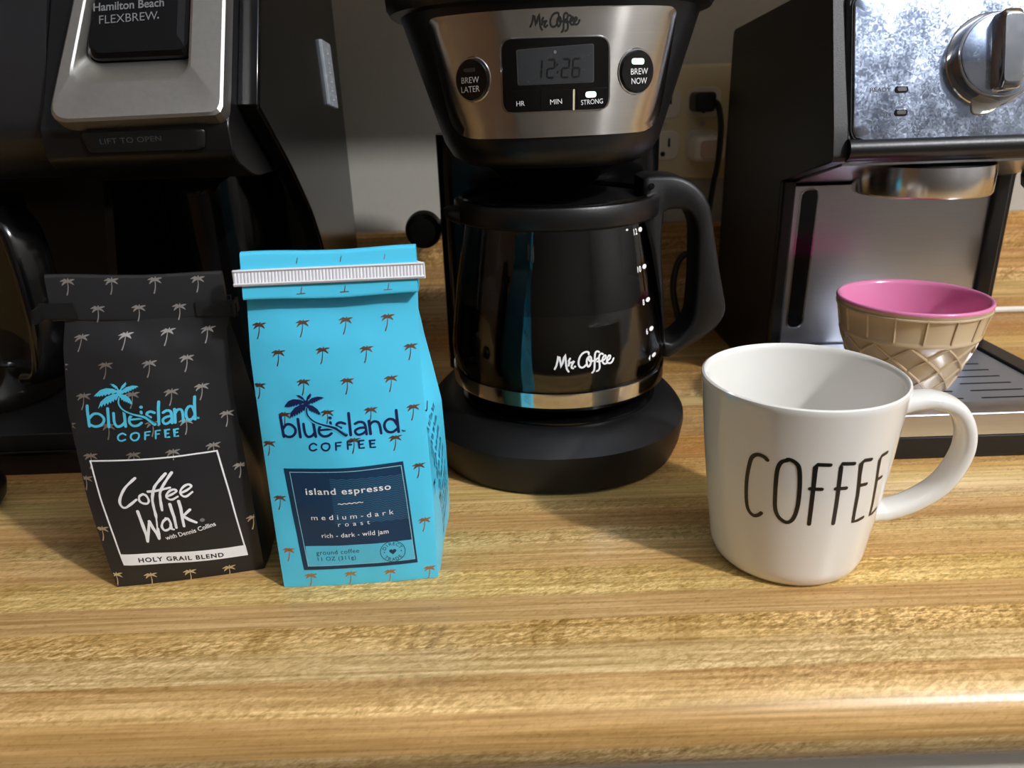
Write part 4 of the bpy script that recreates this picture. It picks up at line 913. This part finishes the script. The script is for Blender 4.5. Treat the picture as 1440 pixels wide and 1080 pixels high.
obj('spout', *loft([[Vector(p)+Vector((0, w*math.cos(t), h_*math.sin(t))) for t in [2*math.pi*k/16 for k in range(16)]] for p, w, h_ in zip(sp, (.018, .012, .004), (.0065, .0045, .002))]), M_BLKSATIN, ld)
# handle: a closed loop of plastic
outer = rounded([(.083, .1815), (.1075, .1815), (.1245, .169), (.1325, .128), (.1405, .0945), (.1335, .0815), (.103, .0635), (.0985, .066), (.0955, .10), (.0885, .145), (.083, .157)], [.002, .010, .012, .02, .006, .008, .003, .003, .02, .02, .004], 6)
inner = rounded([(.0975, .1610), (.1120, .1610), (.1185, .15), (.1200, .112), (.1185, .086), (.1060, .0735), (.1010, .0755), (.1000, .10), (.0955, .145)], [.004, .006, .006, .02, .008, .006, .002, .02, .02], 6)
def arc_res(poly, n, start):
    P_ = [Vector(p) for p in poly]; P_ = P_+[P_[0]]; d = [0]
    for a, b in zip(P_, P_[1:]): d.append(d[-1]+(b-a).length)
    out = []
    for k in range(n):
        s = (k/n)*d[-1]; i = max(j for j in range(len(d)-1) if d[j] <= s+1e-12)
        t = (s-d[i])/max(1e-9, d[i+1]-d[i]); out.append(P_[i]+(P_[i+1]-P_[i])*min(1, t))
    return out
ctr = Vector((.108, .12))
def polar(poly, n=96):
    """loop resampled at equal angles about its middle, so two loops pair up"""
    r_ = arc_res(poly, 600, 0); ang = sorted((math.atan2(p.y-ctr.y, p.x-ctr.x), p.x, p.y) for p in r_); out = []
    for k in range(n):
        a = -math.pi+2*math.pi*k/n; q = min(ang, key=lambda w: abs(w[0]-a)); out.append(Vector((q[1], q[2])))
    return out
po, pi_ = polar(outer), polar(inner)
def off(loop, d):
    n = len(loop); out = []
    for i in range(n):
        t = loop[(i+1) % n]-loop[i-1]; t = t.normalized() if t.length > 1e-9 else Vector((1, 0)); out.append(loop[i]+Vector((-t.y, t.x))*d)
    return out
hw = .0165; ch = .0028
rings = []
for lp, y in ((po, -hw+ch), (off(po, ch*.4), -hw+ch*.35), (off(po, ch), -hw), (off(pi_, -ch*.8), -hw), (off(pi_, -ch*.3), -hw+ch*.35), (pi_, -hw+ch), (pi_, hw-ch), (off(pi_, -ch*.3), hw-ch*.35), (off(pi_, -ch*.8), hw), (off(po, ch), hw), (off(po, ch*.4), hw-ch*.35), (po, hw-ch)):
    rings.append([(p.x, .485+y, p.y) for p in lp])
V, F = loft(rings, False, False)
n_ = len(po); K = len(rings)
for i in range(n_): F.append(((K-1)*n_+i, (K-1)*n_+(i+1) % n_, (i+1) % n_, i))
obj('handle', V, F, M_BLKMATT, CF, smooth=50, label='black plastic loop handle')
obj('hinge_pin', *tube([(.0885, .4670, .1755), (.0885, .4690, .1755)], .0018, 12), M_BLKGLOSS, CF)
decal('glass_print', [ribbon2(p, .0011, bool(s)) for s, p in SCRIPT_GLASS], GLASS, .0004, M_INKW, CF, label='white script lettering on the glass')
mk = []
for (a, z), t in zip(MARKS[:5], ('12', '10', '8', '6', '4')):
    mk.append(poly2([tuple(p) for p in ellipse((a, z), .0026, .0014, 16)]))
    w = .0022*len(t)*.9; mk.append(text_fit(t, (a-.0042-w, z-.0022), (a-.0042, z-.0022), .0036, .02))
mk.append(poly2([tuple(p) for p in ellipse(MARKS[5], .0012, .0007, 12)]))
decal('cup_marks', mk, GLASS, .0004, M_INKW, CF, label='white cup marks 12 to 4 on the glass')
# ------------------------------------------------------------------ espresso machine (right)
ES = thing('espresso_machine', (.296, .58, 0), 'black and steel espresso machine with a round knob, at the right edge', 'espresso machine')
XL, XR = .2075, .3850
under = lambda y: .1635+(.58-y)*.235
side = [(.735, .0), (.582, .0), (.582, .1630), (.4945, .1830), (.4925, .186), (.4965, .203), (.5215, .283), (.529, .291), (.735, .277)]
def slab(x0, x1, poly): return prism(poly, lambda a, b, w: (w, a, b), x0, x1)
obj('side_panel', *slab(XL, XL+.009, rounded(side, [.004, .004, .003, .002, .002, .004, .004, .006, .006], 4)), M_BLKMATT, ES, smooth=40, bevel=.0012, label='black left side panel')
obj('side_panel', *slab(XR-.009, XR, rounded(side, [.004, .004, .003, .002, .002, .004, .004, .006, .006], 4)), M_BLKMATT, ES, smooth=40, bevel=.0012)
bodyp = [(.733, .001), (.594, .001), (.594, .1625), (.4985, .1845), (.5035, .203), (.527, .279), (.532, .286), (.733, .274)]
obj('body', *slab(XL+.009, XR-.009, bodyp), M_BLKMATT, ES, smooth=30)
obj('head_underside', *slab(XL+.010, XR-.010, [(.592, .1585), (.592, .1622), (.502, .1833), (.502, .1800)]), M_STEELC, ES, smooth=30, label='steel underside of the head')
# front bezel and steel panel
def EQ(x, t): return ESP(x, t)
bez = rounded([(XL+.0075, -.0130), (XR-.0075, -.0130), (XR-.0075, .0900), (XL+.0075, .0900)], [.003, .003, .006, .006])
obj('front_bezel', *patch(bez, EQ, -.0010, .0075, .006, 8, .0015), M_GREYBLK, ES, smooth=40)
obj('lower_bar', *tube([(XL+.0085, .4945, .1905), (XR-.0085, .4945, .1905)], .0068, 20), M_BLKSATIN, ES)
pan_o = rounded([(.2183, -.0006), (.3742, -.0006), (.3742, .0855), (.2183, .0855)], [.0085, .0085, .006, .006], 6)
obj('panel_gasket', *patch(rounded([(.2172, -.0017), (.3753, -.0017), (.3753, .0866), (.2172, .0866)], [.0092, .0092, .007, .007], 6), EQ, .0002, .0016, .006, 6), M_DARKHOLE, ES)
ep = obj('front_panel', *patch(pan_o, EQ, .0014, .0018, .006, 10, .0006), M_STEELP, ES, smooth=40, label='smudged steel front panel')
decal('panel_text', [text_fit('READY', *E_TXT[0], .0026), text_fit('ON', *E_TXT[1], .0026)], EQ, .0016, M_INKDG, ep)
for p in E_TXT[2]:
    x, t = p
    obj('lamp_rim', *patch(rounded([(x-.0042, t-.0021), (x+.0042, t-.0021), (x+.0042, t+.0021), (x-.0042, t+.0021)], .0020), EQ, .0019, .0010, .003, 4, .0003), M_BLKGLOSS, ep)
    obj('lamp_lens', *patch(rounded([(x-.0031, t-.0013), (x+.0031, t-.0013), (x+.0031, t+.0013), (x-.0031, t+.0013)], .0012), EQ, .0023, .0008, .003, 4, .0003), M_LEDOFF, ep)
# knob
kc = Vector((.3032, .0452))
def kloop(r, n=64): return ellipse(kc, r, r, n)
def kring(r, h, n=64): return [on(EQ, p.x, p.y, h) for p in kloop(r, n)]
esc = rounded([tuple(p) for p in ellipse(kc, .0278, .0278, 56)], 0)
obj('knob_surround', *patch(ellipse(kc, .0284, .0284, 64), EQ, .0020, .0010, .004, 6, .0006), M_CHROME, ep)
obj('pointer_tab', *patch(rounded([(kc.x-.0125, kc.y-.021), (kc.x+.0065, kc.y-.025), (kc.x+.0035, kc.y-.0305), (kc.x-.003, kc.y-.0328), (kc.x-.0115, kc.y-.0322)], [.001, .001, .004, .004, .003]), EQ, .0024, .0016, .003, 5, .0004), M_SILVER, ep)
kb = obj('knob', *loft([kring(.0262, .0012), kring(.0262, .0070), kring(.0258, .0105), kring(.0248, .0112)], True, True), M_CHROME, ES, smooth=40, label='round chrome control knob')
obj('knob_face', *loft([kring(.0244, .0108), kring(.0242, .0118), kring(.0236, .0121)], False, True), M_STEELP, kb, smooth=40)
grip = rounded([(kc.x-.0065, kc.y-.0225), (kc.x+.0065, kc.y-.0225), (kc.x+.0065, kc.y+.0235), (kc.x-.0065, kc.y+.0235)], .004)
obj('knob_grip', *patch(grip, EQ, .0235, .0125, .004, 6, .0025), M_CHROME, kb, smooth=40, label='raised grip bar')
obj('knob_cap', *patch(rounded([(kc.x+.0068, kc.y-.0150), (kc.x+.0215, kc.y-.0120), (kc.x+.0225, kc.y+.012), (kc.x+.0068, kc.y+.021)], [.001, .005, .006, .002]), EQ, .0165, .0060, .004, 6, .001), M_STEELP, kb)
# group head
gc2 = (.2880, .534)
obj('group_head', *lathe(gc2, [(.0400, .178), (.0435, .1775), (.0440, .172), (.0440, .1595), (.0430, .1580), (.0400, .1578), (.0392, .162), (.030, .163), (.0002, .163)], 72, True, True), M_GROUP, ES, label='steel brewing group')
# column front: steel sheet with the tank window slot, in a black frame
obj('column_frame', *box(XL+.0004, XL+.0105, .5765, .594, .031, .1640), M_BLKSATIN, ES, bevel=.002, smooth=40)
obj('column_frame', *box(.3675, .3800, .5765, .594, .031, .1640), M_BLKSATIN, ES, bevel=.002, smooth=40)
obj('column_plate', *box(XL+.0105, .3675, .5800, .594, .031, .1585), M_STEELC, ES, smooth=30, label='steel splash plate')
def ECOL(x, z): return (x, .5800, z)
obj('slot_trim', *patch(rounded([(.2208, .0470), (.2352, .0470), (.2372, .1570), (.2222, .1570)], .0068), ECOL, .0006, .0008, .004, 4, .0003), M_CHROME, ES)
obj('window_slot', *patch(rounded([(.2222, .0484), (.2338, .0484), (.2358, .1556), (.2236, .1556)], .0056), ECOL, .0010, .0006, .004, 4), M_BLKGLOSS, ES, label='tall dark tank window')
# drip tray
obj('tray_base', *box(XL+.0005, XR-.002, .4372, .580, .0, .0166), M_BLKMATT, ES, bevel=.002, smooth=40)
obj('tray_front', *prism(rounded([(.4365, .0166), (.4365, .0315), (.4425, .0333), (.452, .0333), (.452, .0166)], [.0005, .0012, .003, 0, 0]), lambda a, b, w: (w, a, b), XL+.002, .3790), M_STEELC, ES, smooth=40, label='steel front of the drip tray')
rim = rounded([(.3625, .452), (.3790, .452), (.3790, .578), (.3680, .578), (.3645, .56)], [.001, .003, .003, .004, .004])
obj('tray_rim', *prism(rim, lambda a, b, w: (a, b, w), .0166, .0352), M_BLKSATIN, ES, smooth=40, bevel=.0008)
dt = obj('drip_grid', *box(XL+.002, .3625, .452, .5765, .0180, .0333), M_GRID, ES, smooth=30, label='slotted steel drip grid')
for x0, x1 in ((.2170, .2510), (.2625, .2975), (.3095, .3450)):
    for k in range(9):
        y = .4575+.0128*k
        if y < .5765: obj('slot', *prism(rounded([(x0, y-.0009), (x1, y-.0009), (x1, y+.0009), (x0, y+.0009)], .0008), lambda a, b, w: (a, b, w), .0331, .03345), M_DARKHOLE, dt, smooth=0)
# steam wand
obj('wand_joint', *lathe((.3790, .547), [(.0002, .152), (.006, .1535), (.0105, .158), (.0118, .165), (.0105, .172), (.006, .1765), (.0002, .178)], 36), M_BLKGLOSS, ES)
sw = obj('steam_wand', *tube(catmull([(.382, .547, .156), (.388, .546, .140), (.392, .545, .12), (.394, .545, .10), (.3955, .545, .085)], 5), .0036, 14), M_CHROME, ES)
obj('wand_tip', *tube([(.3925, .545, .112), (.3935, .545, .102), (.396, .545, .080), (.3962, .545, .0765)], [.0062, .0078, .0096, .0080], 20), M_WAND, sw, label='brown sleeve of the steam wand')

# ------------------------------------------------------------------ two-way coffee maker (left)
HM = thing('dual_coffee_maker', (-.29, .58, 0), 'large black two-way coffee maker with a silver-framed pod lid, at the left edge', 'coffee maker')
HL, HR = -.4600, -.1390
obj('rear_tower', *prism(rounded([(HL, .600), (HR-.0125, .600), (HR-.0125, .700), (HL, .700)], [.01, .001, .001, .01]), lambda a, b, w: (a, b, w), .0, .330), M_BLKSATIN, HM, smooth=40)
sp_ = [(.702, .0), (.460, .0), (.459, .028), (.575, .034), (.5795, .080), (.5780, .106), (.5700, .130), (.5500, .157), (.5100, .192), (.4700, .2215), (.4600, .2280), (.4960, .2930), (.5200, .333), (.702, .333), (.702, .30)]
obj('side_wall', *slab(HR-.0120, HR, rounded(sp_, [.003, .006, .004, .012, .01, .01, .01, .012, .012, .008, .003, .01, .02, .005, .004], 4)), M_BLKSIDE, HM, smooth=40, bevel=.0018, seg=3, label='glossy right side panel')
obj('side_bezel', *slab(HR-.0124, HR-.0004, [(.4596, .2290), (.4956, .2940), (.510, .3190), (.514, .3170), (.4640, .2270)]), M_BLKGLOSS, HM, bevel=.0008)
tk = obj('water_window', *slab(HR-.002, HR+.0022, rounded([(.641, .2265), (.671, .2235), (.665, .2725), (.635, .2745)], .002)), M_TANK, HM, bevel=.0006, label='pale water level window')
ms = []
for k in range(6):
    z = .2305+.0068*k; y0 = .6525-.0008*k
    ms.append(ribbon2([(y0, z), (y0+.006, z)], .0006, False)); ms.append(ribbon2([(y0+.003, z+.001), (y0+.0032, z+.004)], .0008, False))
def HSW(y, z): return (HR+.0022, y, z)
decal('level_marks', ms, HSW, .0002, M_INKW, tk)
obj('base', *prism(rounded([(HL, .4585), (HR-.0125, .4585), (HR-.0125, .600), (HL, .600)], [.012, .001, .001, .001]), lambda a, b, w: (a, b, w), .0, .0300), M_BLKSATIN, HM, smooth=40, bevel=.003)
obj('base_lip', *box(HL+.01, HR-.015, .4560, .4600, .0140, .0185), M_BLKGLOSS, HM, bevel=.0012)
# brewing heads
headp = [(.600, .1880), (.475, .1880), (.4480, .1985), (.4420, .2040), (.4410, .2195), (.4520, .2350), (.5080, .332), (.600, .332)]
obj('pod_head', *slab(-.2560, HR-.0122, rounded(headp, [.002, .012, .004, .003, .003, .004, .01, .002], 4)), M_BLKSATIN, HM, smooth=40, bevel=.001)
headl = [(.600, .1900), (.480, .1900), (.4620, .2080), (.4560, .2200), (.4700, .2700), (.5080, .332), (.600, .332)]
obj('carafe_head', *slab(HL, -.2570, rounded(headl, [.002, .02, .008, .008, .03, .01, .002], 5)), M_GREYBLK, HM, smooth=40, bevel=.003, seg=3, label='charcoal cover over the glass carafe side')
def hq(pts, rs, n=7): return arc_res(rounded(pts, rs, n), 120, 0)
def hring(pts, rs, h): return [on(HB, p.x, p.y, h) for p in hq(pts, rs)]
A_ = [(-.2460, .0005), (-.1512, .0020), (-.1515, .1300), (-.2280, .1300)]; A2 = [(-.2445, .0020), (-.1526, .0034), (-.1530, .1285), (-.2268, .1285)]
B_ = [(-.2360, .0215), (-.1690, .0222), (-.1690, .1200), (-.2240, .1200)]; B2 = [(-.2345, .0240), (-.1705, .0247), (-.1705, .1190), (-.2230, .1190)]
C_ = [(-.2305, .0395), (-.1702, .0402), (-.1702, .1150), (-.2225, .1150)]
ra, rb_, rc = [.012, .006, .008, .010], [.010, .010, .008, .008], [.009, .007, .008, .008]
hs_ = obj('pod_lid_frame', *loft([hring(A_, ra, -.018), hring(A_, ra, -.0022), hring(A_, ra, -.0012), hring(A2, ra, 0), hring(B_, rb_, 0), hring(B2, rb_, -.0006), hring(C_, rc, -.0085)], True, False), M_SILVER, HM, smooth=18, label='satin silver surround of the pod lid')
lidp = obj('pod_lid', *patch(rounded([(-.2300, .0400), (-.1706, .0407), (-.1706, .1148), (-.2222, .1148)], rc, 6), HB, -.0030, .0080, .004, 8, .0022), M_BLKGLOSS, HM, smooth=40, label='black pod lid with grey lettering')
obj('lid_recess', *patch(rounded([(-.1785, .0510), (-.1745, .0445), (-.1745, .1100), (-.1785, .1100)], .0008), HB, -.0024, .0010, .004, 4, .0004), M_GREYBLK, lidp)
decal('lid_text', [text_fit('Hamilton Beach', *HB_TXT[0], .0052, .02), text_fit('FLEXBREW', *HB_TXT[1], .0054, .0, 1.0), poly2([tuple(p) for p in ellipse(HB_TXT[2][0], .0006, .0006, 12)])], HB, -.0027, M_INKG, lidp)
def HLS(x, z): return (x, .4395, z)
ls = obj('lift_strip', *patch(rounded([(-.2300, .2070), (-.1660, .2070), (-.1640, .2180), (-.2330, .2180)], .003), HLS, .0008, .003, .004, 6, .0008), M_BLKSATIN, HM, smooth=40)
decal('strip_text', [text_fit('LIFT TO OPEN', (-.2225, .2115), (-.1885, .2122), .0030, 0, 1.05)], HLS, .0010, M_INKDG, ls)
obj('brew_column', *prism(ellipse((-.2150, .598), .044, .052, 64), lambda a, b, w: (a, b, w), .030, .1895), M_BLKGLOSS, HM, smooth=60)
obj('pod_nozzle', *lathe((-.2040, .510), [(.010, .1765), (.013, .1765), (.016, .181), (.030, .189), (.02, .190)], 40), M_BLKGLOSS, HM)
obj('cup_rest', *lathe((-.2050, .520), [(.050, .0302), (.0505, .0335), (.049, .0345), (.0002, .0345)], 56), M_BLKGLOSS, HM)
obj('divider_wall', *prism(rounded([(.480, .030), (.600, .030), (.600, .190), (.530, .190)], [.004, .001, .001, .01]), lambda a, b, w: (w, a, b), -.2720, -.2660), M_BLKGLOSS, HM, smooth=40)

# its own glass carafe
C2 = thing('carafe', (-.392, .527, .030), 'small glass carafe with a glossy black handle inside the left coffee maker', 'carafe')
g2 = (-.395, .530)
obj('glass_body', *lathe(g2, [(.0002, .0320), (.052, .0320), (.058, .036), (.0605, .048), (.0600, .08), (.0575, .12), (.0530, .150), (.0510, .163)], 72, False, False), M_GLASS, C2, smooth=60)
obj('carafe_lid', *lathe(g2, [(.0545, .1605), (.0565, .1600), (.0570, .1630), (.0570, .172), (.0545, .1745), (.03, .1770), (.0002, .1775)], 64, False, True), M_BLKSATIN, C2)
hp_ = catmull([(-.342, .508, .167), (-.330, .500, .171), (-.318, .492, .168), (-.309, .487, .155), (-.306, .485, .120), (-.309, .487, .085), (-.318, .493, .062), (-.334, .503, .056)], 6)
rings = []
for i, p in enumerate(hp_):
    t = (hp_[min(i+1, len(hp_)-1)]-hp_[max(i-1, 0)]).normalized(); wv_ = Vector((.55, .83, 0)); nn = wv_.cross(t).normalized()
    rings.append([p+wv_*.0125*(abs(math.cos(q))**.5)*(1 if math.cos(q) > 0 else -1)+nn*.0048*(abs(math.sin(q))**.6)*(1 if math.sin(q) > 0 else -1) for q in [2*math.pi*k/20 for k in range(20)]])
obj('handle', *loft(rings), M_BLKGLOSS, C2, smooth=50, label='glossy black handle')

# the dark rounded thing cut by the left edge
DK = obj('small_pot', *lathe((-.3440, .4020), [(.0002, .0), (.022, .0), (.027, .003), (.032, .010), (.0335, .017), (.031, .026), (.024, .033), (.012, .037), (.0002, .038)], 48), M_BLKSATIN, smooth=60)
tag(DK, 'black rounded pot just entering at the left edge, on the bare counter', 'pot')
